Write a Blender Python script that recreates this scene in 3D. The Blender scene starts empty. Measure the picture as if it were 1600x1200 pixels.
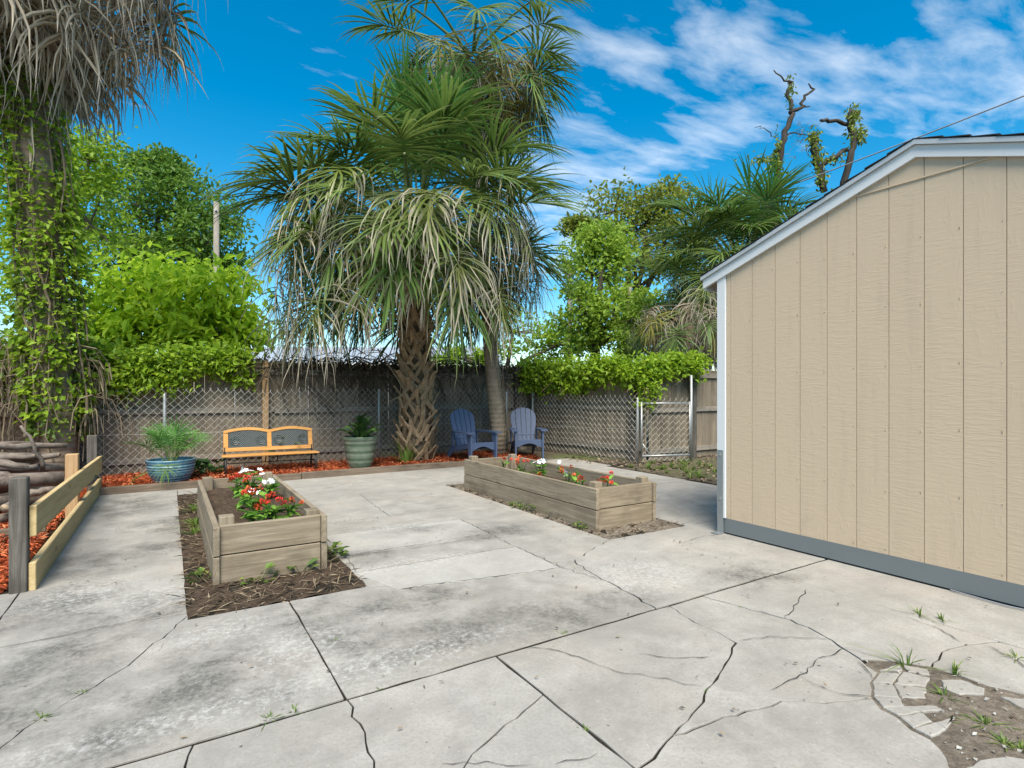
import bpy, bmesh, math, random
import numpy as np
from mathutils import Vector, Matrix
R = math.radians
random.seed(7); rng = np.random.default_rng(7)
scene = bpy.context.scene
C = scene.collection

# ------------------------------------------------------------------ camera
YAW = R(31.9); FPX = 862.0; HOR = 613.0; CAMZ = 1.22
cam_d = bpy.data.cameras.new('camera'); cam = bpy.data.objects.new('camera', cam_d); C.objects.link(cam)
cam.location = (0, 0, CAMZ); cam.rotation_euler = (R(90), 0, -YAW)
cam_d.sensor_width = 36; cam_d.lens = FPX / 1600 * 36; cam_d.shift_y = (HOR - 600) / 1600
cam_d.clip_start = 0.05; cam_d.clip_end = 3000
scene.camera = cam

# ------------------------------------------------------------------ sky and sun
SUN_AZ = (-0.44, -0.898); SUN_EL = R(54)
world = bpy.data.worlds.new('World'); scene.world = world; world.use_nodes = True
wt = world.node_tree; wt.nodes.clear()
def wn(t, **k):
    n = wt.nodes.new(t)
    for a, b in k.items(): setattr(n, a, b)
    return n
def wl(a, b): wt.links.new(a, b)
def wmath(op, a, b=None, clamp=False):
    n = wn('ShaderNodeMath', operation=op, use_clamp=clamp)
    for i, v in enumerate((a, b)):
        if v is None: continue
        if isinstance(v, (int, float)): n.inputs[i].default_value = v
        else: wl(v, n.inputs[i])
    return n.outputs[0]
sky = wn('ShaderNodeTexSky', sky_type='NISHITA', sun_disc=False)
sky.sun_elevation = SUN_EL; sky.sun_rotation = math.atan2(SUN_AZ[0], SUN_AZ[1])
sky.air_density = 1.0; sky.dust_density = 0.25; sky.ozone_density = 2.2
hs = wn('ShaderNodeHueSaturation'); hs.inputs['Saturation'].default_value = 1.5; hs.inputs['Hue'].default_value = 0.485
wl(sky.outputs[0], hs.inputs['Color'])
tc = wn('ShaderNodeTexCoord'); sep = wn('ShaderNodeSeparateXYZ'); wl(tc.outputs['Generated'], sep.inputs[0])
zc = wmath('MAXIMUM', sep.outputs[2], 0.03)
gx = wmath('DIVIDE', sep.outputs[0], zc); gy = wmath('DIVIDE', sep.outputs[1], zc)
cmb = wn('ShaderNodeCombineXYZ'); wl(gx, cmb.inputs[0]); wl(gy, cmb.inputs[1])
def capsule(a, b, r):
    """soft band of thin cloud between two points of the cloud sheet"""
    ab = (b[0]-a[0], b[1]-a[1]); L2 = ab[0]**2 + ab[1]**2
    px = wmath('SUBTRACT', gx, a[0]); py = wmath('SUBTRACT', gy, a[1])
    t = wmath('DIVIDE', wmath('ADD', wmath('MULTIPLY', px, ab[0]), wmath('MULTIPLY', py, ab[1])), L2, True)
    ex = wmath('SUBTRACT', px, wmath('MULTIPLY', t, ab[0])); ey = wmath('SUBTRACT', py, wmath('MULTIPLY', t, ab[1]))
    d = wmath('SQRT', wmath('ADD', wmath('MULTIPLY', ex, ex), wmath('MULTIPLY', ey, ey)))
    return wmath('SUBTRACT', 1.0, wmath('DIVIDE', d, r*.85), True)
def sheet(x, y):      # direction of a cloud -> point of the cloud sheet
    X, Z = (x-800)/FPX, (HOR-y)/FPX
    return ((X*math.cos(YAW)+math.sin(YAW))/Z, (-X*math.sin(YAW)+math.cos(YAW))/Z)
bands = [capsule(sheet(850, 345), sheet(1150, 185), 0.42), capsule(sheet(930, 75), sheet(1660, 130), 0.36),
         capsule(sheet(1150, 60), sheet(1350, 185), 0.22), capsule(sheet(870, 260), sheet(900, 420), 0.9),
         capsule((3.0, -1.0), (2.2, 0.6), 0.9), capsule((-1.5, -2.5), (0.5, -1.4), 1.0), capsule((-3.4, 1.0), (-2.6, -1.0), 0.8)]
band = bands[0]
for b in bands[1:]: band = wmath('MAXIMUM', band, b)
mp = wn('ShaderNodeMapping'); wl(cmb.outputs[0], mp.inputs[0])
mp.inputs['Rotation'].default_value = (0, 0, R(58)); mp.inputs['Scale'].default_value = (1.0, 2.6, 1); mp.inputs['Location'].default_value = (5.3, 2.1, 0)
nz = wn('ShaderNodeTexNoise'); wl(mp.outputs[0], nz.inputs['Vector'])
nz.inputs['Scale'].default_value = 3.0; nz.inputs['Detail'].default_value = 7; nz.inputs['Roughness'].default_value = 0.58; nz.inputs['Distortion'].default_value = 0.25
cl = wmath('MULTIPLY', wmath('SUBTRACT', wmath('ADD', nz.outputs[0], wmath('MULTIPLY', band, 0.37)), 0.64), 2.2, True)
cl = wmath('MULTIPLY', cl, wmath('MULTIPLY', sep.outputs[2], 9.0, True))
cl = wmath('MULTIPLY', cl, 0.52)
mx = wn('ShaderNodeMix', data_type='RGBA'); wl(cl, mx.inputs[0]); wl(hs.outputs[0], mx.inputs[6]); mx.inputs[7].default_value = (7.0, 7.1, 7.2, 1)
bg = wn('ShaderNodeBackground'); bg.inputs[1].default_value = 0.105; wl(mx.outputs[2], bg.inputs[0])
wo = wn('ShaderNodeOutputWorld'); wl(bg.outputs[0], wo.inputs[0])

sd = bpy.data.lights.new('sun', 'SUN'); sun = bpy.data.objects.new('sun', sd); C.objects.link(sun)
sd.energy = 4.3; sd.angle = R(38); sd.color = (1.0, 0.92, 0.80)
sv = Vector((SUN_AZ[0]*math.cos(SUN_EL), SUN_AZ[1]*math.cos(SUN_EL), math.sin(SUN_EL)))
sun.rotation_euler = sv.to_track_quat('Z', 'Y').to_euler(); sun.location = (-5, -6, 12)
scene.view_settings.view_transform = 'Standard'; scene.view_settings.look = 'None'
scene.view_settings.gamma = 1; scene.view_settings.use_curve_mapping = False
scene.view_settings.exposure = 0.90
scene.cycles.max_bounces = 4; scene.cycles.diffuse_bounces = 2; scene.cycles.glossy_bounces = 2; scene.cycles.transmission_bounces = 3
scene.render.engine = 'CYCLES'

# ------------------------------------------------------------------ survey helpers (photo measurements -> metres)
def site(x, y, z=0.0):
    Y = FPX*(CAMZ-z)/(y-HOR); X = (x-800)/FPX*Y
    return (X*math.cos(YAW)+Y*math.sin(YAW), -X*math.sin(YAW)+Y*math.cos(YAW))
def at(x, y, Y):
    X = (x-800)/FPX*Y
    return Vector((X*math.cos(YAW)+Y*math.sin(YAW), -X*math.sin(YAW)+Y*math.cos(YAW), CAMZ+(HOR-y)/FPX*Y))

# ------------------------------------------------------------------ object helpers
def tag(o, label=None, cat=None, group=None, kind=None):
    if label: o['label'] = label
    if cat: o['category'] = cat
    if group: o['group'] = group
    if kind: o['kind'] = kind
    return o
def empty(name, loc=(0, 0, 0), rz=0, label=None, cat=None, group=None):
    o = bpy.data.objects.new(name, None); C.objects.link(o); o.location = loc; o.rotation_euler = (0, 0, rz)
    o.empty_display_size = 0.1
    return tag(o, label, cat, group)
def mesh(name, v, f, mats, smooth=False, attrs=None, fm=None):
    me = bpy.data.meshes.new(name)
    me.from_pydata([tuple(p) for p in v] if not isinstance(v, np.ndarray) else v.tolist(), [], f if not isinstance(f, np.ndarray) else f.tolist())
    for m in (mats if isinstance(mats, (list, tuple)) else [mats]): me.materials.append(m)
    if attrs:
        for k, a in attrs.items():
            at_ = me.attributes.new(k, 'FLOAT', 'POINT'); at_.data.foreach_set('value', np.asarray(a, dtype=np.float32))
    if fm is not None: me.polygons.foreach_set('material_index', np.asarray(fm, dtype=np.int32))
    if smooth: me.polygons.foreach_set('use_smooth', np.ones(len(me.polygons), dtype=bool))
    me.update(); return me
def obj(name, me, parent=None, loc=(0, 0, 0), rot=(0, 0, 0), scale=None):
    o = bpy.data.objects.new(name, me); C.objects.link(o); o.parent = parent
    o.location = loc; o.rotation_euler = rot
    if scale is not None: o.scale = (scale,)*3 if isinstance(scale, (int, float)) else scale
    return o
class MB:
    """collects shapes for one mesh"""
    def __init__(s): s.v = []; s.f = []; s.m = []
    def add(s, v, f, mi=0):
        n = len(s.v); s.v += [tuple(p) for p in v]; s.f += [tuple(i+n for i in q) for q in f]; s.m += [mi]*len(f); return s
    def box(s, c, d, rot=None, mi=0, bev=0.0):
        x, y, z = d[0]/2, d[1]/2, d[2]/2
        if bev <= 0:
            v = [(-x,-y,-z),(x,-y,-z),(x,y,-z),(-x,y,-z),(-x,-y,z),(x,-y,z),(x,y,z),(-x,y,z)]
            f = [(0,3,2,1),(4,5,6,7),(0,1,5,4),(1,2,6,5),(2,3,7,6),(3,0,4,7)]
        else:
            b = min(bev, x*.45, y*.45, z*.45); bm = bmesh.new(); bmesh.ops.create_cube(bm, size=1)
            for q in bm.verts: q.co = Vector((q.co.x*d[0], q.co.y*d[1], q.co.z*d[2]))
            bmesh.ops.bevel(bm, geom=bm.edges[:], offset=b, segments=1, affect='EDGES', profile=0.5)
            bm.verts.index_update(); v = [tuple(q.co) for q in bm.verts]; f = [tuple(q.index for q in p.verts) for p in bm.faces]; bm.free()
        M = Matrix.Translation(c) @ (rot.to_4x4() if rot is not None else Matrix.Identity(4))
        return s.add([M @ Vector(p) for p in v], f, mi)
    def tube(s, pts, rad, n=6, mi=0, cap=True, wob=0.0, capmi=None):
        pts = [Vector(p) for p in pts]; rad = rad if isinstance(rad, (list, tuple)) else [rad]*len(pts)
        base = len(s.v); up = Vector((0, 0, 1)); prev = None
        for i, p in enumerate(pts):
            d = (pts[min(i+1, len(pts)-1)] - pts[max(i-1, 0)]).normalized()
            if prev is None:
                a = d.cross(up)
                if a.length < 1e-3: a = d.cross(Vector((1, 0, 0)))
            else: a = prev - d*prev.dot(d)
            a.normalize(); prev = a; b = d.cross(a)
            for k in range(n):
                t = 2*math.pi*k/n; r = rad[i]*(1+random.uniform(-wob, wob))
                s.v.append(tuple(p + a*math.cos(t)*r + b*math.sin(t)*r))
        for i in range(len(pts)-1):
            for k in range(n):
                q = base+i*n; s.f.append((q+k, q+(k+1) % n, q+n+(k+1) % n, q+n+k)); s.m.append(mi)
        if cap:
            e = base+(len(pts)-1)*n; cm = mi if capmi is None else capmi
            s.f.append(tuple(base+k for k in range(n))[::-1]); s.f.append(tuple(e+k for k in range(n))); s.m += [cm, cm]
        return s
    def lathe(s, prof, n=32, c=(0, 0, 0), mi=0):
        base = len(s.v)
        for r, z in prof:
            for k in range(n):
                t = 2*math.pi*k/n; s.v.append((c[0]+r*math.cos(t), c[1]+r*math.sin(t), c[2]+z))
        for i in range(len(prof)-1):
            for k in range(n):
                q = base+i*n; s.f.append((q+k, q+(k+1) % n, q+n+(k+1) % n, q+n+k)); s.m.append(mi)
        return s
    def prism(s, poly, t, o=(0, 0, 0), u=(1, 0, 0), w=(0, 0, 1), mi=0):
        """polygon in the (u, w) plane, thickness t along their normal"""
        o, u, w = Vector(o), Vector(u), Vector(w); nn = u.cross(w).normalized()
        n = len(poly); v = [o+u*a+w*b-nn*t/2 for a, b in poly] + [o+u*a+w*b+nn*t/2 for a, b in poly]
        f = [tuple(range(n))[::-1], tuple(range(n, 2*n))] + [(i, (i+1) % n, n+(i+1) % n, n+i) for i in range(n)]
        return s.add(v, f, mi)
    def mesh(s, name, mats, smooth=False): return mesh(name, s.v, s.f, mats, smooth, fm=s.m)
    def obj(s, name, mats, parent=None, smooth=False, **k): return obj(name, s.mesh(name, mats, smooth), parent, **k)

# ------------------------------------------------------------------ materials
class NT:
    def __init__(s, name):
        s.m = bpy.data.materials.new(name); s.m.use_nodes = True; s.t = s.m.node_tree
        s.b = s.t.nodes['Principled BSDF']; s.out = s.t.nodes['Material Output']
    def n(s, t, **k):
        q = s.t.nodes.new(t)
        for a, b in k.items(): setattr(q, a, b)
        return q
    def l(s, a, b): s.t.links.new(a, b)
    def set(s, sock, v):
        if isinstance(v, (int, float)): sock.default_value = v
        elif isinstance(v, (tuple, list)): sock.default_value = tuple(v)+((1,) if len(v) == 3 and len(sock.default_value) == 4 else ())
        else: s.l(v, sock)
    def math(s, op, a, b=None, c=None, clamp=False):
        q = s.n('ShaderNodeMath', operation=op, use_clamp=clamp)
        for i, v in enumerate((a, b, c)):
            if v is not None: s.set(q.inputs[i], v)
        return q.outputs[0]
    def noise(s, vec, scale, detail=4, rough=.55, dist=0, color=False):
        q = s.n('ShaderNodeTexNoise'); s.l(vec, q.inputs['Vector'])
        q.inputs['Scale'].default_value = scale; q.inputs['Detail'].default_value = detail; q.inputs['Roughness'].default_value = rough; q.inputs['Distortion'].default_value = dist
        return q.outputs[1] if color else q.outputs[0]
    def ramp(s, fac, stops, interp='LINEAR'):
        q = s.n('ShaderNodeValToRGB'); e = q.color_ramp.elements; q.color_ramp.interpolation = interp
        while len(e) < len(stops): e.new(0.5)
        for el, (p, c) in zip(e, stops):
            el.position = p; el.color = (c, c, c, 1) if isinstance(c, (int, float)) else tuple(c)+(1,)
        s.l(fac, q.inputs[0]); return q.outputs[0]
    def mix(s, fac, a, b, mode='MIX'):
        q = s.n('ShaderNodeMix', data_type='RGBA', blend_type=mode)
        s.set(q.inputs[0], fac); s.set(q.inputs[6], a); s.set(q.inputs[7], b); return q.outputs[2]
    def mapping(s, vec, scale=(1, 1, 1), rot=(0, 0, 0), loc=(0, 0, 0)):
        q = s.n('ShaderNodeMapping'); s.l(vec, q.inputs[0]); q.inputs['Scale'].default_value = scale; q.inputs['Rotation'].default_value = rot; q.inputs['Location'].default_value = loc
        return q.outputs[0]
    def pos(s): return s.n('ShaderNodeNewGeometry').outputs['Position']
    def objc(s): return s.n('ShaderNodeTexCoord').outputs['Object']
    def rnd(s): return s.n('ShaderNodeObjectInfo').outputs['Random']
    def attr(s, name): return s.n('ShaderNodeAttribute', attribute_name=name).outputs['Fac']
    def vadd(s, a, b):
        q = s.n('ShaderNodeVectorMath', operation='ADD'); s.set(q.inputs[0], a); s.set(q.inputs[1], b); return q.outputs[0]
    def bump(s, h, strength=.3, dist=.01, normal=None):
        q = s.n('ShaderNodeBump'); s.l(h, q.inputs['Height']); q.inputs['Strength'].default_value = strength; q.inputs['Distance'].default_value = dist
        if normal is not None: s.l(normal, q.inputs['Normal'])
        return q.outputs[0]
    def fin(s, col=None, rough=.7, normal=None, spec=.3, metal=0):
        if col is not None: s.set(s.b.inputs['Base Color'], col)
        s.set(s.b.inputs['Roughness'], rough); s.b.inputs['Specular IOR Level'].default_value = spec; s.b.inputs['Metallic'].default_value = metal
        if normal is not None: s.l(normal, s.b.inputs['Normal'])
        return s.m
def wood(name, dark, mid, light, grain=1.0, rough=.8, knots=True, weather=0.0, var=.25):
    """boards are built with their length along local X"""
    k = NT(name); r = k.rnd(); off = k.n('ShaderNodeCombineXYZ'); k.l(k.math('MULTIPLY', r, 37.0), off.inputs[0]); k.l(k.math('MULTIPLY', r, 91.0), off.inputs[1]); k.l(k.math('MULTIPLY', r, 53.0), off.inputs[2])
    v = k.vadd(k.objc(), off.outputs[0])
    g = k.noise(k.mapping(v, (1.3, 22, 22)), 1.5*grain, 6, .6, .9)
    fine = k.noise(k.mapping(v, (4, 160, 160)), 1.2, 3, .6)
    c = k.ramp(g, [(.25, dark), (.5, mid), (.72, light)])
    c = k.mix(k.math('MULTIPLY', k.math('SUBTRACT', fine, .45), 1.2, None, True), c, tuple(x*.55 for x in dark))
    if knots:
        vo = k.n('ShaderNodeTexVoronoi'); k.l(k.mapping(v, (2.2, 6.5, 6.5)), vo.inputs['Vector']); vo.inputs['Scale'].default_value = 1.0
        kn = k.math('SUBTRACT', 1, k.math('MULTIPLY', vo.outputs['Distance'], 6.0), None, True)
        c = k.mix(k.math('MULTIPLY', kn, .8), c, tuple(x*.35 for x in dark))
    if weather > 0:
        w = k.noise(v, 3.0, 5, .6)
        c = k.mix(k.math('MULTIPLY', k.math('SUBTRACT', w, .48), 4*weather, None, True), c, tuple(x*.45 for x in dark))
    c = k.mix(k.math('MULTIPLY', r, var), c, tuple(x*.5 for x in mid))
    return k.fin(c, rough, k.bump(k.math('ADD', g, k.math('MULTIPLY', fine, .5)), .5, .004), .2)
def plain(name, col, rough=.5, spec=.4, metal=0, vary=.15, scale=12, bump=.05):
    k = NT(name); n = k.noise(k.pos(), scale, 5, .6)
    c = k.mix(k.math('MULTIPLY', n, vary*2), col, tuple(x*.6 for x in col))
    return k.fin(c, rough, k.bump(k.noise(k.pos(), scale*12, 3), bump, .003), spec, metal)
def leafmat(name, c0, c1, c2, trans=.4, rough=.5):
    k = NT(name); c = k.ramp(k.attr('tint'), [(0, c0), (.55, c1), (1, c2)])
    big = k.noise(k.pos(), 1.3, 3); c = k.mix(k.math('MULTIPLY', big, .3), c, tuple(x*.7 for x in c0))
    k.fin(c, rough, None, .35)
    t = k.n('ShaderNodeBsdfTranslucent'); k.l(k.mix(.5, c, c2), t.inputs[0])
    m = k.n('ShaderNodeMixShader'); m.inputs[0].default_value = trans
    k.l(k.b.outputs[0], m.inputs[1]); k.l(t.outputs[0], m.inputs[2]); k.l(m.outputs[0], k.out.inputs[0]); return k.m
def frondmat(name, green, green2, tip, t0, t1, trans=.38):
    k = NT(name); g = k.mix(k.attr('tint'), green, green2); g = k.mix(k.math('MULTIPLY', k.rnd(), .5), g, tuple(x*.6 for x in green))
    tt = k.math('ADD', k.attr('t'), k.math('MULTIPLY', k.math('SUBTRACT', k.attr('tint'), .5), .35))
    f = k.math('DIVIDE', k.math('SUBTRACT', tt, t0), t1-t0, None, True)
    c = k.mix(f, g, k.mix(k.attr('tint'), tip, tuple(x*.6 for x in tip)))
    k.fin(c, .45, None, .4)
    t = k.n('ShaderNodeBsdfTranslucent'); k.l(c, t.inputs[0]); m = k.n('ShaderNodeMixShader'); m.inputs[0].default_value = trans
    k.l(k.b.outputs[0], m.inputs[1]); k.l(t.outputs[0], m.inputs[2]); k.l(m.outputs[0], k.out.inputs[0]); return k.m
def barkmat(name, a, b, scale=8, stretch=(1, 1, .35), rings=0):
    k = NT(name); v = k.mapping(k.pos(), stretch); n = k.noise(v, scale, 7, .65, .5); f = k.noise(k.pos(), scale*7, 4)
    c = k.ramp(n, [(.28, a), (.68, b)]); c = k.mix(k.math('MULTIPLY', f, .5), c, tuple(x*.5 for x in a))
    h = k.math('ADD', n, k.math('MULTIPLY', f, .4))
    if rings:
        s = k.n('ShaderNodeSeparateXYZ'); k.l(k.pos(), s.inputs[0])
        w = k.math('SINE', k.math('ADD', k.math('MULTIPLY', s.outputs[2], rings), k.math('MULTIPLY', n, 3.0)))
        c = k.mix(k.math('MULTIPLY', k.math('ADD', w, 1), .16), c, a); h = k.math('ADD', h, k.math('MULTIPLY', w, .25))
    return k.fin(c, .9, k.bump(h, .8, .015), .15)

# concrete with mildew stains of their own shapes
def concrete(name='concrete', fresh=0.0):
    k = NT(name); p = k.pos()
    big = k.noise(k.mapping(p, (1, 1.5, 1)), .9, 5, .62, .7); mid = k.noise(p, 5, 6, .68, .4); fine = k.noise(p, 70, 5, .7); grit = k.noise(p, 260, 2, .5)
    base = k.ramp(mid, [(.25, (.215, .202, .178)), (.5, (.30, .284, .253)), (.75, (.375, .358, .324))])
    base = k.mix(k.math('MULTIPLY', k.math('SUBTRACT', big, .46), 3.2, None, True), base, (.20, .187, .163))
    warm = k.noise(p, 2.1, 4, .5); base = k.mix(k.math('MULTIPLY', k.math('SUBTRACT', warm, .5), 1.6, None, True), base, (.43, .37, .305))
    base = k.mix(k.math('MULTIPLY', k.rnd(), .22), base, (.36, .35, .33))
    sp = k.n('ShaderNodeSeparateXYZ'); k.l(p, sp.inputs[0])
    def blob(cx, cy, rx, ry):
        a = k.math('DIVIDE', k.math('SUBTRACT', sp.outputs[0], cx), rx); b = k.math('DIVIDE', k.math('SUBTRACT', sp.outputs[1], cy), ry)
        return k.math('SUBTRACT', 1, k.math('ADD', k.math('MULTIPLY', a, a), k.math('MULTIPLY', b, b)), None, True)
    dark = None
    for (x, y, rx, ry) in ((250, 1085, .55, .34), (330, 1030, .30, .28), (120, 1160, .5, .25), (150, 880, .42, .5), (230, 860, .4, .3), (120, 1010, .35, .25), (730, 970, .5, .22), (700, 1000, .75, .16), (560, 1000, .35, .3), (640, 830, .5, .22), (200, 790, .5, 1.1), (640, 940, .6, .3), (60, 950, .5, .5), (180, 960, .5, .35), (430, 1060, .5, .3), (560, 870, .5, .25), (850, 960, .5, .35), (480, 960, .3, .4), (40, 1080, .4, .5), (250, 820, .3, .5), (960, 940, .4, .22), (780, 830, .5, .4), (1180, 900, .5, .3)):
        cx, cy = site(x, y); q = blob(cx, cy, rx, ry); dark = q if dark is None else k.math('MAXIMUM', dark, q)
    st = k.noise(p, 3.0, 7, .72, .25); gr = k.noise(p, 34, 5, .78)
    dm = k.math('MULTIPLY', dark, k.math('MULTIPLY', k.math('SUBTRACT', st, .38), 4.0, None, True))
    dm = k.math('MULTIPLY', dm, k.math('ADD', .6, k.math('MULTIPLY', k.math('SUBTRACT', gr, .40), 4.0, None, True)), None, True)
    base = k.mix(k.math('MULTIPLY', dm, .95), base, (.095, .092, .082))
    mott = k.math('MULTIPLY', k.math('SUBTRACT', gr, .50), 3.0, None, True)
    base = k.mix(k.math('MULTIPLY', mott, k.math('ADD', .12, k.math('MULTIPLY', big, .4))), base, (.17, .162, .142))
    pale = None
    for (x, y, rx, ry) in ((620, 1030, .9, .18), (470, 1010, .35, .3), (300, 1120, .8, .12), (650, 880, .7, .2), (640, 822, .6, .14), (130, 930, .35, .4), (240, 930, .3, .3), (1000, 900, .5, .4), (350, 985, .3, .2)):
        cx, cy = site(x, y); q = blob(cx, cy, rx, ry); pale = q if pale is None else k.math('MAXIMUM', pale, q)
    fl = k.noise(p, 30, 5, .75, .2)
    pm = k.math('MULTIPLY', pale, k.math('MULTIPLY', k.math('SUBTRACT', fl, .47), 6.0, None, True))
    base = k.mix(k.math('MULTIPLY', pm, .6), base, (.52, .515, .485))
    flk = k.math('MULTIPLY', k.math('SUBTRACT', k.noise(p, 42, 4, .7, 1.0), .63), 9, None, True)
    base = k.mix(k.math('MULTIPLY', flk, .5), base, (.57, .56, .53))
    base = k.mix(k.math('MULTIPLY', k.math('SUBTRACT', fine, .47), 2.2, None, True), base, (.19, .178, .155))
    spot = k.math('MULTIPLY', k.math('SUBTRACT', k.noise(p, 31, 2, .4), .72), 14, None, True); base = k.mix(spot, base, (.09, .08, .065))
    if fresh: base = k.mix(fresh, base, (.50, .49, .455))
    h = k.math('ADD', k.math('MULTIPLY', grit, .6), k.math('ADD', k.math('MULTIPLY', fine, .6), k.math('MULTIPLY', mid, 1.2)))
    return k.fin(base, .88, k.bump(h, .45, .004), .2)
def soil(name, a, b, c, scale=30):
    k = NT(name); p = k.pos(); n = k.noise(p, scale, 6, .7); g = k.noise(p, 2.4, 5, .6)
    col = k.ramp(n, [(.3, a), (.55, b), (.75, c)]); col = k.mix(k.math('MULTIPLY', k.math('SUBTRACT', g, .45), 2.5, None, True), col, tuple(x*.6 for x in a))
    return k.fin(col, .95, k.bump(n, 1.0, .02), .1)
M = {}
M['concrete'] = concrete(); M['cement'] = concrete('cement_repair', .18)
M['soil'] = soil('garden_soil', (.045, .032, .022), (.085, .06, .042), (.16, .12, .085))
M['dirt'] = soil('sandy_dirt', (.10, .082, .062), (.19, .16, .125), (.30, .265, .215), 22)
M['crack'] = soil('crack_dirt', (.022, .019, .015), (.04, .034, .026), (.07, .06, .045), 60)
def groundmat():
    k = NT('yard_ground'); p = k.pos(); n = k.noise(p, 14, 6, .7); g = k.noise(p, .7, 5, .6)
    c = k.ramp(n, [(.3, (.07, .055, .04)), (.6, (.13, .105, .078)), (.8, (.2, .165, .12))])
    c = k.mix(k.math('MULTIPLY', k.math('SUBTRACT', g, .45), 4, None, True), c, (.07, .10, .03))
    return k.fin(c, .95, k.bump(n, .8, .02), .1)
M['ground'] = groundmat()
def chipmat():
    k = NT('red_mulch'); t = k.attr('tint'); c = k.ramp(t, [(0, (.14, .028, .012)), (.4, (.33, .068, .024)), (.8, (.44, .12, .045)), (1, (.48, .22, .11))])
    return k.fin(c, .85, k.bump(k.noise(k.pos(), 120, 3), .4, .004), .15)
M['mulch'] = chipmat()
k = NT('mulch_base'); n_ = k.noise(k.pos(), 45, 5, .7); M['mulch_base'] = k.fin(k.ramp(n_, [(.3, (.10, .02, .01)), (.6, (.36, .075, .025)), (.8, (.5, .13, .045))]), .9, k.bump(n_, 1, .02), .1)
M['planter'] = wood('weathered_planter_wood', (.16, .125, .085), (.27, .22, .155), (.37, .31, .225), weather=.5)
M['newwood'] = wood('new_pine', (.41, .29, .13), (.52, .385, .19), (.60, .47, .26), grain=.8, weather=0, var=.1)
M['tanpost'] = wood('tan_post_wood', (.30, .18, .085), (.42, .27, .14), (.5, .34, .19), knots=False)
M['greypost'] = wood('grey_post_wood', (.055, .049, .042), (.11, .098, .083), (.18, .163, .14), weather=.6)
M['timber'] = wood('landscape_timber_wood', (.11, .08, .055), (.19, .145, .105), (.26, .2, .15), weather=.5)
M['fence'] = wood('old_fence_wood', (.15, .12, .085), (.27, .22, .16), (.40, .34, .26), weather=.8, var=.85)
M['rail'] = wood('old_fence_rail', (.15, .13, .105), (.25, .22, .18), (.33, .295, .25), weather=.3)
M['benchwood'] = wood('varnished_bench_wood', (.40, .18, .045), (.53, .265, .075), (.62, .345, .11), rough=.35, knots=False, var=.05)
M['iron'] = plain('black_iron', (.018, .019, .02), .5, .4, 0)
M['insert'] = plain('dark_green_resin', (.055, .075, .075), .45, .5, 0, .3, 30)
M['galv'] = plain('galvanised_steel', (.42, .43, .42), .45, .5, .55, .35, 20)
M['wire'] = plain('chain_link_wire', (.56, .54, .48), .5, .5, .1, .4, 6)
M['strap'] = plain('steel_strap', (.36, .385, .39), .4, .5, .6, .2, 15)
M['chair'] = plain('slate_blue_resin', (.062, .09, .16), .5, .45, 0, .12, 8, .08)
M['chair2'] = plain('dusty_blue_resin', (.07, .098, .168), .55, .4, 0, .2, 9, .08)
M['fascia'] = plain('white_trim_paint', (.63, .64, .64), .5, .4, 0, .06, 6)
M['drip'] = plain('grey_drip_edge', (.47, .48, .48), .4, .5, .2, .06, 6)
M['skirt'] = plain('grey_skirting', (.165, .183, .185), .45, .5, .1, .14, 3)
M['shingle'] = plain('dark_shingle', (.04, .04, .042), .95, .1, 0, .6, 90, .5)
def siding():
    k = NT('tan_siding'); r = k.rnd(); off = k.n('ShaderNodeCombineXYZ'); k.l(k.math('MULTIPLY', r, 41.0), off.inputs[2]); k.l(k.math('MULTIPLY', r, 17.0), off.inputs[1])
    v = k.vadd(k.pos(), off.outputs[0])
    n = k.noise(k.mapping(v, (1, 9, 62)), 1.0, 3, .5, .7); sw = k.noise(k.mapping(v, (1, 30, 7)), 1.0, 2, .5, 1.6); msk = k.noise(v, 3.2, 3)
    h = k.math('ADD', k.math('MULTIPLY', k.ramp(n, [(.44, 0), (.60, 1)]), k.ramp(msk, [(.36, .15), (.55, 1)])), k.math('MULTIPLY', k.ramp(sw, [(.55, 0), (.66, 1)]), k.ramp(msk, [(.42, .8), (.55, 0)])))
    g = k.noise(v, 140, 2); c = k.mix(k.math('MULTIPLY', k.noise(k.pos(), 1.2, 4), .22), (.545, .42, .29), (.48, .368, .252))
    sz = k.n('ShaderNodeSeparateXYZ'); k.l(k.pos(), sz.inputs[0]); c = k.mix(k.math('MULTIPLY', k.rnd(), .14), c, (.40, .31, .22))
    sp_ = k.math('MULTIPLY', k.math('SUBTRACT', k.noise(k.pos(), 9, 6, .7), k.math('ADD', k.math('MULTIPLY', sz.outputs[2], .55), .40)), 2.2, None, True); c = k.mix(k.math('MULTIPLY', sp_, .45), c, (.22, .18, .135))
    sk = k.noise(k.mapping(k.pos(), (1, 7, .5)), 2.0, 4, .6); c = k.mix(k.math('MULTIPLY', k.math('SUBTRACT', sk, .52), 1.1, None, True), c, (.36, .29, .21))
    return k.fin(c, .42, k.bump(k.math('ADD', h, k.math('MULTIPLY', g, .15)), .16, .0035), .4)
M['siding'] = siding()
M['groove'] = plain('groove_paint', (.45, .35, .235), .6, .2)
def glaze(name, a, b, c, bz=30, sheen=.25):
    k = NT(name); p = k.objc(); s = k.n('ShaderNodeSeparateXYZ'); k.l(p, s.inputs[0])
    n = k.noise(p, 6, 6, .65, .8); w = k.math('ADD', k.math('MULTIPLY', k.math('SINE', k.math('MULTIPLY', s.outputs[2], bz)), .2), n)
    return k.fin(k.ramp(w, [(.3, a), (.55, b), (.8, c)]), sheen, k.bump(n, .15, .004), .5)
M['bluepot'] = glaze('blue_glaze', (.03, .085, .13), (.07, .18, .25), (.22, .36, .40), 170)
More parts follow.
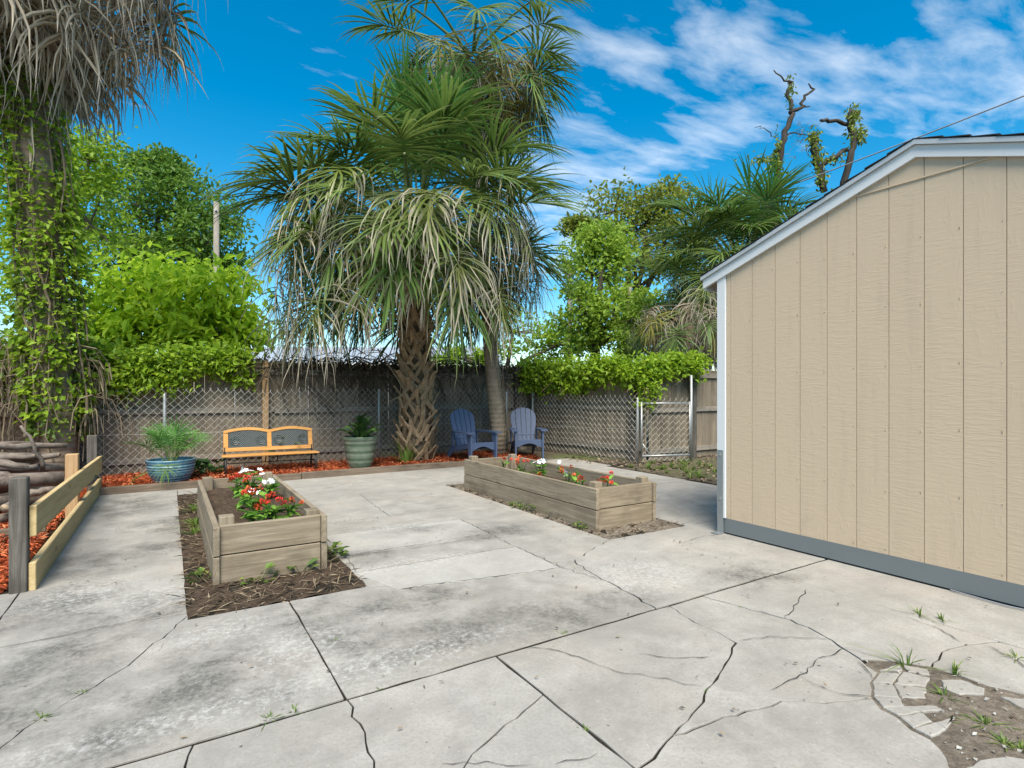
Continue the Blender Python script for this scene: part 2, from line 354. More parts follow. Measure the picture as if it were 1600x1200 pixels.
M['greenpot'] = glaze('green_glaze', (.06, .085, .055), (.105, .14, .10), (.19, .215, .16), 60)
M['log'] = barkmat('log_bark', (.11, .085, .068), (.31, .26, .215), 9, (1, 1, 1))
M['logend'] = barkmat('log_end', (.30, .22, .14), (.48, .38, .27), 25, (1, 1, 1))
M['boot'] = barkmat('palm_boot', (.18, .115, .062), (.48, .35, .215), 16, (1, 1, .5))
M['trunkcore'] = barkmat('palm_trunk_core', (.09, .065, .042), (.21, .16, .105), 14)
M['smoothtrunk'] = barkmat('smooth_palm_trunk', (.21, .165, .115), (.38, .31, .225), 9, (1, 1, 1), 75)
M['bark'] = barkmat('tree_bark', (.06, .05, .04), (.17, .14, .11), 10)
M['snag'] = barkmat('dead_wood', (.028, .024, .021), (.10, .085, .072), 6)
M['twig'] = plain('dry_twig', (.24, .19, .13), .9, .1, 0, .6, 9)
M['twig_dark'] = plain('dark_dry_vine', (.10, .082, .06), .9, .1, 0, .6, 9)
M['pole'] = barkmat('weathered_pole', (.20, .18, .15), (.36, .33, .28), 5)
M['cable'] = plain('power_cable', (.24, .25, .27), .6, .3)
M['frond'] = frondmat('frond_green', (.085, .165, .035), (.19, .29, .065), (.42, .36, .22), .84, 1.08)
M['frond_young'] = frondmat('frond_young', (.085, .24, .045), (.16, .34, .075), (.3, .34, .15), .93, 1.15, .35)
M['frond_old'] = frondmat('frond_old', (.14, .20, .035), (.27, .32, .065), (.70, .62, .48), .46, .80)
M['frond_skirt'] = frondmat('frond_skirt', (.17, .21, .045), (.30, .31, .09), (.58, .51, .39), .28, .62)
M['frond_yellow'] = frondmat('frond_yellow', (.21, .205, .03), (.33, .28, .05), (.36, .27, .14), .6, .95)
M['frond_dead'] = frondmat('frond_dead', (.26, .20, .125), (.40, .325, .225), (.52, .445, .335), .2, .8, .12)
M['frond_blue'] = frondmat('frond_blue', (.10, .165, .038), (.22, .30, .075), (.30, .30, .2), .86, 1.1)
M['petiole'] = plain('palm_petiole', (.14, .19, .06), .5, .4, 0, .3)
M['lime'] = leafmat('lime_leaf', (.24, .40, .015), (.40, .60, .025), (.56, .72, .06), .58)
M['oak'] = leafmat('oak_leaf', (.06, .135, .02), (.11, .23, .03), (.24, .38, .05), .42)
M['vine'] = leafmat('vine_leaf', (.14, .25, .018), (.26, .42, .026), (.44, .58, .05), .5)
M['vine_dark'] = leafmat('vine_leaf_dark', (.07, .13, .018), (.13, .22, .028), (.26, .35, .045), .35)
M['bright'] = leafmat('bright_tree_leaf', (.15, .27, .03), (.27, .42, .045), (.42, .56, .08), .52)
M['olive'] = leafmat('olive_leaf', (.11, .16, .02), (.21, .27, .035), (.38, .40, .06), .42)
M['moss'] = leafmat('ivy_leaf', (.085, .12, .015), (.17, .23, .022), (.28, .33, .045), .3)
M['plant'] = leafmat('flower_leaf', (.05, .14, .015), (.12, .26, .03), (.24, .42, .06), .3)
M['weed'] = leafmat('weed_leaf', (.06, .13, .02), (.13, .22, .035), (.28, .33, .08), .3)
M['cycad'] = leafmat('dark_fern', (.012, .04, .012), (.03, .085, .02), (.07, .15, .03), .25)
M['red'] = plain('red_petal', (.62, .045, .02), .55, .3, 0, .3, 60)
M['orange'] = plain('orange_petal', (.68, .11, .03), .55, .3, 0, .3, 60)
M['white'] = plain('white_petal', (.82, .82, .80), .55, .3, 0, .05, 60)
M['litter'] = leafmat('leaf_litter', (.06, .045, .028), (.17, .125, .08), (.34, .27, .18), .05, .9)
M['grit'] = leafmat('concrete_crumb', (.14, .13, .11), (.30, .285, .25), (.46, .45, .41), .02, .9)
M['house'] = plain('pale_house_wall', (.55, .56, .56), .7, .2, 0, .05, 2)
M['roofgrey'] = plain('grey_metal_roof', (.44, .47, .5), .4, .5, .3, .08, 2)
M['dark'] = plain('dark_glass', (.03, .035, .04), .15, .5)

# ------------------------------------------------------------------ ground and patio
def sheet_mesh(name, x0, x1, y0, y1, z, mat, nx=1, ny=1, amp=0, **kw):
    xs = np.linspace(x0, x1, nx+1); ys = np.linspace(y0, y1, ny+1)
    v = [(x, y, z + (random.uniform(-amp, amp) if amp else 0)) for y in ys for x in xs]
    f = [(j*(nx+1)+i, j*(nx+1)+i+1, (j+1)*(nx+1)+i+1, (j+1)*(nx+1)+i) for j in range(ny) for i in range(nx)]
    return obj(name, mesh(name, v, f, mat, True), **kw)
tag(sheet_mesh('ground', -900, 900, -900, 900, -.07, M['ground'], 60, 60), kind='structure')
patio = sheet_mesh('patio', -3.4, 6.6, -2.5, 8.14, -.0065, M['crack'], 90, 90, .0015); tag(patio, kind='structure')

def area(p): return sum(p[i][0]*p[(i+1) % len(p)][1]-p[(i+1) % len(p)][0]*p[i][1] for i in range(len(p)))/2
def inside(p, q):
    c = False; n = len(p)
    for i in range(n):
        a, b = p[i], p[(i+1) % n]
        if (a[1] > q[1]) != (b[1] > q[1]) and q[0] < (b[0]-a[0])*(q[1]-a[1])/(b[1]-a[1])+a[0]: c = not c
    return c
def jag(line, amp, step=.05):
    out = [line[0]]
    for a, b in zip(line, line[1:]):
        L = math.dist(a, b); n = max(1, int(L/step)); nx, ny = -(b[1]-a[1])/(L+1e-9), (b[0]-a[0])/(L+1e-9)
        for i in range(1, n):
            t = i/n; d = random.gauss(0, amp); out.append((a[0]+(b[0]-a[0])*t+nx*d, a[1]+(b[1]-a[1])*t+ny*d))
        out.append(b)
    return out
def snap(p, q):
    best = None
    for i in range(len(p)):
        a, b = p[i], p[(i+1) % len(p)]; dx, dy = b[0]-a[0], b[1]-a[1]; L2 = dx*dx+dy*dy+1e-12
        t = min(.999, max(.001, ((q[0]-a[0])*dx+(q[1]-a[1])*dy)/L2)); c = (a[0]+dx*t, a[1]+dy*t); d = math.dist(c, q)
        if best is None or d < best[0]: best = (d, i, t, c)
    return best
def split(pieces, line, amp=.007):
    mid = line[len(line)//2] if len(line) > 2 else ((line[0][0]+line[1][0])/2, (line[0][1]+line[1][1])/2)
    for pi, p in enumerate(pieces):
        if inside(p, mid): break
    else: return
    a, b = snap(p, line[0]), snap(p, line[-1])
    ln = jag([a[3]]+list(line[1:-1])+[b[3]], amp)
    ins = sorted([(a[1], a[2], 0), (b[1], b[2], 1)]); q = []; idx = {}
    for i in range(len(p)):
        q.append(p[i])
        for e in ins:
            if e[0] == i: idx[e[2]] = len(q); q.append(ln[0] if e[2] == 0 else ln[-1])
    ia, ib = idx[0], idx[1]; n = len(q); inn = ln[1:-1]
    def walk(s, e):
        o = []; i = s
        while True:
            o.append(q[i])
            if i == e: return o
            i = (i+1) % n
    pieces[pi] = walk(ia, ib)+inn[::-1]; pieces.append(walk(ib, ia)+inn)
def offset(p, d):
    n = len(p); out = []; dd = d if isinstance(d, list) else [d]*n
    for i in range(n):
        a, b, c = p[i-1], p[i], p[(i+1) % n]
        def nrm(u, v):
            L = math.dist(u, v)+1e-9; return (-(v[1]-u[1])/L, (v[0]-u[0])/L)
        n1, n2 = nrm(a, b), nrm(b, c); s = (n1[0]+n2[0], n1[1]+n2[1]); L = math.hypot(*s)
        if L < .3: s = n1; L = 1; kf = 1
        else: s = (s[0]/L, s[1]/L); kf = min(2.0, 1/max(.3, s[0]*n1[0]+s[1]*n1[1]))
        out.append((b[0]+s[0]*dd[i]*kf, b[1]+s[1]*dd[i]*kf))
    return out
def clean(p):
    o = []
    for q in p:
        if not o or math.dist(o[-1], q) > .004: o.append(q)
    if math.dist(o[0], o[-1]) < .004: o.pop()
    return o
def slab(p, gap=.0058, top=None, name='slab', parent=None, mat=None, bev=.0015):
    p = clean(p)
    if area(p) < 0: p = p[::-1]
    z = random.uniform(-.002, .002) if top is None else top
    a = offset(p, [gap*random.choice((.35, .5, .6, .8, 1.0)) if gap > 0 else 0 for _ in p]); b = offset(a, bev); n = len(a)
    v = [(x, y, z-.05) for x, y in a]+[(x, y, z-bev*.8) for x, y in a]+[(x, y, z) for x, y in b]
    f = [tuple(range(2*n, 3*n))]
    for i in range(n):
        j = (i+1) % n; f += [(i, j, n+j, n+i), (n+i, n+j, 2*n+j, 2*n+i)]
    return obj(name, mesh(name, v, f, mat or M['concrete']), parent or patio)
def rect(x0, y0, x1, y1, amp=.0015): return jag([(x0, y0), (x1, y0), (x1, y1), (x0, y1), (x0, y0)], amp, .12)[:-1]
def poly(pts, amp=.0015): return jag(list(pts)+[pts[0]], amp, .12)[:-1]
S = lambda *pp: [site(x, y) for x, y in pp]
pieces = [
    rect(-3.4, -2.5, 1.282, 2.203), rect(1.288, -2.5, 3.455, 2.203), rect(3.455, -2.5, 6.4, 2.203),
    poly([(-3.4, 2.216), (.598, 2.216), (.598, 3.43), (.09, 3.43), (.09, 3.54), (-3.4, 3.54)]),
    poly([(.602, 2.216), (3.455, 2.216), (3.455, 3.45), (3.10, 3.45), (3.10, 5.02), (1.06, 5.02), (1.06, 3.43), (.60, 3.43)]),
    rect(3.455, 2.216, 6.4, 3.45),
    rect(-3.4, 3.54, -.77, 4.46), rect(-.77, 3.54, .09, 5.9), rect(-.77, 5.9, .09, 8.14),
    rect(1.06, 5.02, 3.10, 6.62), rect(.09, 7.70, 1.06, 8.14), rect(1.06, 6.62, 3.10, 8.14),
    rect(3.10, 6.62, 4.02, 8.14), rect(4.02, 3.45, 6.10, 5.25), rect(4.02, 5.25, 6.15, 6.95), rect(4.02, 6.95, 6.3, 8.14)]
# settlement cracks that cut right through a slab
split(pieces, S((290, 962), (262, 990), (232, 1012), (200, 1040), (150, 1072), (60, 1125), (0, 1168))+[(-.55, 2.23)], .006)
split(pieces, S((945, 845), (918, 862), (898, 878), (940, 905), (980, 925), (1020, 948)), .008)
split(pieces, S((898, 878), (860, 880), (800, 887), (730, 900), (640, 916), (570, 920)), .006)
split(pieces, S((1048, 948), (1085, 972), (1120, 987), (1150, 1004), (1133, 1036), (1105, 1076), (1082, 1115), (1053, 1147), (1022, 1184), (998, 1200)), .006)
split(pieces, S((1102, 933), (1160, 948), (1235, 968), (1300, 1000), (1345, 1030), (1400, 1034), (1455, 1042), (1472, 1018), (1510, 1008), (1565, 1002)), .006)
split(pieces, S((1345, 1030), (1372, 1050), (1360, 1066), (1362, 1088), (1378, 1108), (1402, 1120), (1425, 1140), (1455, 1155), (1480, 1185), (1490, 1215))+[(1.95, .2), (1.9, -1.0), (1.9, -2.5)], .006)
split(pieces, S((1100, 1075), (1180, 1087), (1225, 1095), (1290, 1098), (1360, 1090)), .005)
split(pieces, S((1052, 1150), (1085, 1138), (1130, 1120), (1185, 1108), (1222, 1096)), .006)
split(pieces, S((1458, 1044), (1500, 1056), (1545, 1072), (1600, 1085))+[(3.45, .75)], .006)
split(pieces, S((542, 1092), (563, 1130), (572, 1160), (584, 1205), (600, 1260))+[(.45, .3), (.3, -2.5)], .006)
split(pieces, S((846, 1086), (820, 1110), (790, 1132), (760, 1160), (738, 1178), (722, 1204))+[(.9, .9), (1.28, .4)], .007)
split(pieces, S((505, 778), (560, 782), (640, 775), (735, 762))[:1]+S((560, 781), (640, 776), (720, 772)), .006)
split(pieces, S((302, 1162), (294, 1180), (290, 1215))+[(-.2, 1.4), (-.6, -2.5)], .008)
hole = (2.62, .55)
hole_poly = None
for p in pieces:
    if inside(p, hole): hole_poly = p; continue
    slab(p)
# broken chips of slab round the washed-out hole
ring = [S((1374, 1050), (1362, 1066), (1364, 1088), (1380, 1107), (1403, 1119), (1427, 1139), (1456, 1154)), S((1414, 1052), (1402, 1070), (1405, 1090), (1418, 1104), (1437, 1114), (1456, 1126), (1478, 1138)),
        S((1452, 1058), (1444, 1074), (1448, 1090), (1458, 1100), (1472, 1108), (1486, 1116), (1498, 1126))]
ring[1] = [(x+random.uniform(-.013, .013), y+random.uniform(-.013, .013)) for x, y in ring[1]]; ring[2] = [(x+random.uniform(-.015, .015), y+random.uniform(-.015, .015)) for x, y in ring[2]]
chips = []
for A_, B_, skip in ((ring[0], ring[1], ()), (ring[1], ring[2], (2, 4))):
    for j in range(6):
        if j not in skip: chips.append([A_[j], A_[j+1], B_[j+1], B_[j]])
chips += [S((1374, 1048), (1404, 1038), (1412, 1050)), S((1408, 1038), (1450, 1046), (1454, 1056), (1418, 1050)), S((1468, 1062), (1500, 1062), (1540, 1076), (1538, 1086), (1500, 1086), (1474, 1076)),
         S((1500, 1204), (1530, 1188), (1570, 1182), (1640, 1192), (1700, 1230), (1600, 1290), (1520, 1260)), S((1560, 1088), (1600, 1092), (1640, 1102), (1640, 1112), (1600, 1108)),
         S((232, 1018), (248, 1004), (258, 1006), (250, 1018), (236, 1026)), S((256, 1000), (272, 992), (278, 994), (266, 1004)), S((206, 1038), (222, 1024), (230, 1028), (216, 1042))]
for c in chips: slab(jag(c+[c[0]], .0025, .025)[:-1], .0042, random.uniform(.001, .006), 'slab_fragment', bev=.004)
# trench repairs: thin cement skim with its own edge
for pts in (S((505, 838), (718, 812), (764, 834), (545, 868)), S((556, 896), (806, 855), (876, 888), (622, 922))):
    slab(jag(pts+[pts[0]], .003, .1)[:-1], .0, .0055, 'cement_patch', mat=M['cement'], bev=.003)
# hairline cracks: narrow dirt-filled strips
hair = [S((1155, 1002), (1200, 996), (1300, 1000)), S((1228, 968), (1245, 945), (1260, 922)), S((1000, 1023), (1055, 1030), (1110, 1028)), S((812, 1012), (860, 1016), (905, 1028), (960, 1050), (1098, 1074)),
        S((1318, 1014), (1285, 1028), (1262, 1045), (1250, 1056), (1205, 1080)), S((1250, 1058), (1280, 1074), (1310, 1085), (1358, 1090)), S((1415, 965), (1470, 985), (1502, 1005)), S((690, 1195), (760, 1192), (830, 1198)),
        S((866, 1197), (905, 1190), (935, 1178)), S((0, 1015), (140, 985), (288, 955)), S((1062, 850), (1100, 838), (1118, 836)), S((1030, 772), (1070, 780), (1112, 795)), S((1080, 800), (1100, 797), (1114, 800)), S((470, 770), (505, 765), (548, 755)), S((1340, 1035), (1375, 1070)), S((1545, 1010), (1580, 1030), (1605, 1048)), S((720, 790), (640, 803), (500, 820)),
        S((808, 855), (880, 888), (935, 905))]
hair += [S((505, 838), (718, 812), (764, 834), (545, 868)), S((556, 896), (806, 855), (876, 888), (622, 922)), S((545, 870), (640, 858), (720, 846), (806, 838)), S((764, 834), (806, 855)), S((505, 838), (545, 868), (556, 896)), S((720, 812), (764, 834), (840, 826)), S((562, 772), (585, 790), (610, 808)), S((1010, 760), (1060, 752), (1112, 748))]
hb = MB()
for ln in hair:
    pts = jag(ln, .006, .035); n = len(pts); L = []; Rr = []
    for i, p in enumerate(pts):
        a, b = pts[max(0, i-1)], pts[min(n-1, i+1)]; d = math.dist(a, b)+1e-9; w = random.uniform(.0006, .0026)*(1.0 if i not in (0, n-1) else .2)
        nx, ny = -(b[1]-a[1])/d*w, (b[0]-a[0])/d*w; L.append((p[0]+nx, p[1]+ny, .0062)); Rr.append((p[0]-nx, p[1]-ny, .0062))
    hb.add(L+Rr, [(i, n+i, n+i+1, i+1) for i in range(n-1)])
tag(hb.obj('hairline_cracks', M['crack'], patio), kind='stuff')

def mound(name, outline, z0, h, mat, step=.06, amp=.012, parent=None):
    """bumpy earth filling an outline"""
    xs = [p[0] for p in outline]; ys = [p[1] for p in outline]; nx = max(2, int((max(xs)-min(xs))/step)); ny = max(2, int((max(ys)-min(ys))/step))
    gx_ = np.linspace(min(xs), max(xs), nx+1); gy_ = np.linspace(min(ys), max(ys), ny+1); v = []; f = []
    for j, y in enumerate(gy_):
        for i, x in enumerate(gx_):
            e = min(i, nx-i, j, ny-j); v.append((x, y, z0+h*min(1, e/2.0)*(0.8+.3*math.sin(x*3.1+y*2.3))+random.uniform(-amp, amp)))
    for j in range(ny):
        for i in range(nx):
            c = ((gx_[i]+gx_[i+1])/2, (gy_[j]+gy_[j+1])/2)
            if inside(outline, c): q = j*(nx+1)+i; f.append((q, q+1, q+nx+2, q+nx+1))
    return obj(name, mesh(name, v, f, mat, True), parent)
bx = lambda x0, y0, x1, y1: [(x0, y0), (x1, y0), (x1, y1), (x0, y1)]
tag(mound('soil_ground', bx(.085, 3.43, 1.065, 7.72), -.004, .006, M['soil']), kind='structure')
tag(mound('soil_ground', bx(3.095, 3.445, 4.03, 6.63), -.004, .006, M['dirt']), kind='structure')
tag(mound('dirt_ground', offset(hole_poly if area(hole_poly) > 0 else hole_poly[::-1], -.03), -.0052, .003, M['dirt'], .035, .0015), kind='structure')
tag(mound('dirt_ground', [(6.12, 3.4), (9.8, 3.4), (9.8, 9.2), (6.3, 9.2), (6.28, 8.15), (6.2, 6.95), (6.13, 5.2)], -.025, .03, M['ground'], .08, .012), kind='structure')
mb_z = .055
tag(mound('mulch_bed', [(-.8, 8.20), (5.85, 8.20), (5.85, 9.75), (-.8, 9.75)], .0, mb_z, M['mulch_base'], .09, .012), kind='structure')
tag(mound('dirt_ground', [(5.8, 8.12), (7.2, 8.12), (7.2, 9.78), (5.8, 9.78)], -.02, .05, M['ground'], .08, .012), kind='structure')
tag(mound('mulch_bed', [(-3.6, 4.5), (-.86, 4.5), (-.86, 9.7), (-3.6, 9.7)], -.01, .05, M['mulch_base'], .09, .014), kind='structure')

# ------------------------------------------------------------------ loose stuff
def leaves(name, P, D, Nn, L, W, mat, parent=None, curl=.15, kind=None, tint=None):
    """many leaves as folded diamonds; P base points, D leaf axes, Nn normals"""
    n = len(P); D = D/np.linalg.norm(D, axis=1, keepdims=True); sd_ = np.cross(D, Nn); sd_ /= (np.linalg.norm(sd_, axis=1, keepdims=True)+1e-9); up = np.cross(sd_, D)
    L = np.broadcast_to(np.asarray(L, float).reshape(-1, 1), (n, 1)); W = np.broadcast_to(np.asarray(W, float).reshape(-1, 1), (n, 1))
    b = P; l = P+D*L*.45+sd_*W*.5+up*W*.18; r = P+D*L*.45-sd_*W*.5+up*W*.18; t = P+D*L-up*L*curl
    v = np.stack([b, l, t, r], 1).reshape(-1, 3); i = np.arange(n)*4
    f = np.stack([np.stack([i, i+2, i+1], 1), np.stack([i, i+3, i+2], 1)], 1).reshape(-1, 3)
    tn = np.repeat(rng.random(n) if tint is None else tint, 4)
    o = obj(name, mesh(name, v, f, mat, False, {'tint': tn}), parent)
    return tag(o, kind=kind) if kind else o
def rand_dirs(n, zb=0.0):
    d = rng.normal(size=(n, 3)); d[:, 2] += zb; return d/np.linalg.norm(d, axis=1, keepdims=True)
def ground_litter(name, n, region, z, L, W, mat, label, cat='', flat=.25, zr=.01):
    P = []
    while len(P) < n:
        q = region()
        if q is not None: P.append((q[0], q[1], z+random.uniform(0, zr)))
    P = np.array(P); a = rng.random(n)*6.283; D = np.stack([np.cos(a), np.sin(a), rng.normal(0, flat, n)], 1); N_ = rand_dirs(n)*flat+np.array([0, 0, 1])
    o = leaves(name, P, D, N_, L*(.5+rng.random(n)), W*(.5+rng.random(n)), mat, curl=.05)
    return tag(o, kind='stuff', label=label, cat=cat or 'litter')
def in_rect(x0, y0, x1, y1, not_in=None):
    def g():
        q = (random.uniform(x0, x1), random.uniform(y0, y1))
        return None if not_in and not_in[0] < q[0] < not_in[2] and not_in[1] < q[1] < not_in[3] else q
    return g
ground_litter('mulch_chips', 13000, in_rect(-.75, 8.24, 5.75, 9.5), .05, .052, .017, M['mulch'], 'loose orange red mulch chips along the wire fence', 'mulch', .45, .03)
ground_litter('mulch_chips', 11000, in_rect(-2.2, 4.5, -.86, 7.4), .035, .055, .018, M['mulch'], 'loose orange red mulch chips behind the low board rail', 'mulch', .45, .03)
ground_litter('pine_straw', 2600, in_rect(.10, 3.45, 1.05, 7.65, (.24, 3.95, .93, 6.15)), -.006, .10, .008, M['litter'], 'brown straw and twigs on soil round the flower box', 'straw', .3, .02)
ground_litter('pine_straw', 900, in_rect(3.11, 3.47, 4.0, 6.6, (3.18, 3.74, 3.92, 6.25)), -.006, .05, .012, M['litter'], 'dry debris on soil round the long empty box', 'straw', .3, .015)
ground_litter('leaf_litter', 1500, in_rect(6.15, 3.6, 9.0, 8.9), .0, .07, .035, M['litter'], 'fallen brown leaves on bare ground by the gate', 'leaves', .4, .03)
def hole_pt():
    q = (random.uniform(1.9, 3.45), random.uniform(-.6, 1.3)); return q if inside(hole_poly, q) else None
ground_litter('leaf_litter', 260, hole_pt, -.012, .035, .012, M['litter'], 'dry scraps in the washed-out hole of the patio', 'leaves', .4, .012)
ground_litter('leaf_litter', 230, in_rect(-.7, .3, 4.0, 8.0), .009, .022, .011, M['litter'], 'small dry specks scattered over the concrete', 'leaves', .2, .004)

ground_litter('concrete_grit', 900, hole_pt, -.004, .016, .012, M['grit'], 'pale concrete crumbs in the washed-out hole of the patio', 'grit', .5, .008)
def tuft(name, x, y, z, n, h, spread, label, group, mat=None, wid=.006):
    t = rng.random(n)*6.283; lean = np.abs(rng.normal(0, spread, n)); B = []; v = []; f = []; tn = []
    for i in range(n):
        d = Vector((math.cos(t[i]), math.sin(t[i]), 0)); hh = h*random.uniform(.5, 1.1); p0 = Vector((x, y, z))+d*random.uniform(0, h*.25); s = Vector((-d.y, d.x, 0))*wid*.5
        q = len(v); r_ = random.random()
        for kx, (a, w) in enumerate(((0, 1), (.5, .9), (.85, .6), (1, .05))):
            c = p0+d*lean[i]*hh*a*a*1.6+Vector((0, 0, hh*a*(1-.35*lean[i]*a))); v += [c-s*w, c+s*w]; tn += [r_, r_]
        f += [(q+2*j, q+2*j+1, q+2*j+3, q+2*j+2) for j in range(3)]
    o = obj(name, mesh(name, v, f, mat or M['weed'], False, {'tint': tn}))
    return tag(o, label, 'weed', group)
def leafy_weed(x, y, z, n, r, size, label, group, mat=None):
    a = rng.random(n)*6.283; rr = np.sqrt(rng.random(n))*r; P = np.stack([x+np.cos(a)*rr, y+np.sin(a)*rr, z+rng.random(n)*r*.8], 1)
    D = np.stack([np.cos(a), np.sin(a), .2+.6*rng.random(n)], 1); N_ = rand_dirs(n)*.4+np.array([0, 0, 1])
    root = empty('leafy_weed', (x, y, z), 0, label, 'weed', group)
    o = leaves('foliage', P-np.array([x, y, z]), D, N_, size*(.6+.7*rng.random(n)), size*.7, mat or M['weed'], root)
    b = MB()
    for i in range(min(n, 9)): b.tube([(0, 0, -.02), tuple(P[i]-np.array([x, y, z]))], .002, 4)
    tag(b.obj('stem', M['weed'], root), kind='stuff'); return root
for (px, py, h) in ((1418, 1040, .11), (1492, 1052, .075), (1436, 960, .06), (1472, 968, .055), (1588, 1028, .04)):
    x, y = site(px, py); tuft('grass_weed', x, y, -.01, 16, h, .9, 'thin grass weed sprouting from a crack by the shed wall', 'grass weeds by the shed')
for (px, py, h) in ((880, 990, .022), (1155, 948, .02), (420, 1122, .03), (460, 1112, .028), (65, 1122, .035), (720, 1000, .015), (1240, 970, .02), (500, 965, .018), (525, 1000, .018), (130, 1082, .022), (590, 1075, .018), (1100, 1078, .016), (840, 1065, .015), (915, 1140, .02)):
    x, y = site(px, py); tuft('grass_weed', x, y, -.015, 26, h*1.2, .8, 'tiny grass tuft growing in an open slab joint', 'tiny tufts in the slab joints', wid=.005)
for (px, py, h, n) in ((300, 800, .10, 70), (303, 822, .10, 60), (300, 835, .09, 40)):
    x, y = site(px, py); tuft('grass_weed', x+.02, y, -.01, n, h, .8, 'pale grass clump on the walkway side of the shorter flower box', 'grass beside the shorter flower box', wid=.009)
for (px, py, h, n) in ((880, 808, .17, 45), (868, 806, .12, 40), (800, 790, .06, 40)):
    x, y = site(px, py); tuft('grass_weed', x, y, -.01, n, h, .6, 'upright grass clump against the long side of the longer box', 'grass beside the longer box', wid=.007)
for (px, py, n, r, s, l) in ((515, 872, 34, .10, .07, 'leafy green weed at the right corner of the shorter flower box'), (470, 893, 12, .07, .085, 'broad leaved weed against the end of the shorter flower box'), (405, 908, 16, .09, .06, 'low trailing weed below the end boards of the shorter flower box'), (318, 905, 14, .06, .06, 'small weed at the left corner of the shorter flower box'), (905, 826, 26, .07, .035, 'low creeping weed at the front corner of the longer box'), (815, 795, 30, .09, .035, 'creeping green weed along the middle of the longer box'), (840, 800, 24, .08, .035, 'second creeping weed along the middle of the longer box')):
    x, y = site(px, py); leafy_weed(x, y, .0, n, r, s, l, None)
for i in range(26):
    x = random.uniform(6.2, 8.2); y = random.uniform(5.2, 6.75); tuft('grass_weed', x, y, .0, 26, random.uniform(.06, .13), .9, 'short grass clump on the bare ground by the wire gate', 'grass clumps by the wire gate', wid=.010)
for (px, py) in ((1570, 1160), (1595, 1170), (1540, 1130), (1475, 1085)):
    x, y = site(px, py); tuft('grass_weed', x, y, -.02, 34, .045, .9, 'low green tuft in the washed-out hole of the patio', 'tufts in the patio hole', wid=.007)

# ------------------------------------------------------------------ boards
_bc = {}
def board(name, L, W, T, mat, parent, c, axis='x', tilt=0.0, bev=.004):
    """plank of length L; axis = direction of its length; W is its height, T its thickness"""
    key = (round(L, 3), round(W, 3), round(T, 3), mat.name)
    if key not in _bc: _bc[key] = MB().box((0, 0, 0), (L, T, W), bev=bev).mesh(name, mat)
    rot = {'x': (0, tilt, 0), 'y': (0, tilt, R(90)), 'z': (0, R(90), R(90) if tilt == 0 else tilt)}[axis]
    return obj(name, _bc[key], parent, c, rot)

# ------------------------------------------------------------------ planters
def planter(x0, y0, x1, y1, label, soil_z):
    cx, cy = (x0+x1)/2, (y0+y1)/2; r = empty('planter_box', (cx, cy, 0), 0, label, 'planter'); L, W, T, h = y1-y0, x1-x0, .038, .184
    for lv in range(2):
        z = h/2+lv*(h+.007)-.005
        for s in (-1, 1):
            board('side_board', L+.03, h, T, M['planter'], r, (s*(W/2-T/2)+random.uniform(-.003, .003), random.uniform(-.006, .006), z), 'y')
            board('end_board', W-2*T-.006, h, T, M['planter'], r, (0, s*(L/2-T/2-.004)+random.uniform(-.003, .003), z), 'x')
    for sx in (-1, 1):
        for sy in (-1, 1): board('corner_post', .40+random.uniform(-.01, .035), .088, .088, M['planter'], r, (sx*(W/2-T-.046), sy*(L/2-T-.05), .205), 'z')
    o = mound('soil', bx(-W/2+T, -L/2+T, W/2-T, L/2-T), soil_z, .02, M['soil'], .05, .014, r)
    return r
planter(.235, 3.94, .935, 6.16, 'shorter raised wooden planter box full of dark soil and many flowers', .265)
planter(3.18, 3.73, 3.925, 6.25, 'longer raised wooden planter box with a few flowers near the shed', .21)

# flowers: shared leaf and blossom meshes
def leaf_mesh():
    v = [(0, 0, 0), (.3, .2, .05), (.3, 0, 0), (.3, -.2, .05), (.7, .17, .02), (.7, 0, -.04), (.7, -.17, .02), (1, 0, -.14)]
    f = [(0, 2, 1), (0, 3, 2), (1, 2, 5, 4), (2, 3, 6, 5), (4, 5, 7), (5, 6, 7)]
    return [mesh('leaf', v, f, M['plant'], True, {'tint': [t]*8}) for t in (.15, .45, .7, .95)]
LEAF = leaf_mesh()
def blossom(mat, n=5, spike=False):
    v = []; f = []
    if spike:
        for i in range(26):
            a = random.uniform(0, 6.28); z = random.uniform(0, 1.0); rr = .45*(1-z*.5); c = Vector((math.cos(a)*rr, math.sin(a)*rr, z)); d = Vector((math.cos(a), math.sin(a), .6)).normalized(); s = Vector((-math.sin(a), math.cos(a), 0))*.16
            q = len(v); v += [c*.4+Vector((0, 0, z*.6)), c+s, c+d*.45, c-s]; f += [(q, q+1, q+2), (q, q+2, q+3)]
    else:
        for i in range(n):
            a = 6.283*i/n; d = Vector((math.cos(a), math.sin(a), .12)); s = Vector((-math.sin(a), math.cos(a), 0)); q = len(v)
            v += [(0, 0, 0), tuple(d*.55+s*.38), tuple(d*1.0+s*.26), tuple(d*1.0-s*.26), tuple(d*.55-s*.38)]; f += [(q, q+4, q+3, q+2, q+1)[::-1]]
    return mesh('flower', v, f, mat)
BL = {'red': blossom(M['red'], spike=True), 'orange': blossom(M['orange'], spike=True), 'white': blossom(M['white'])}
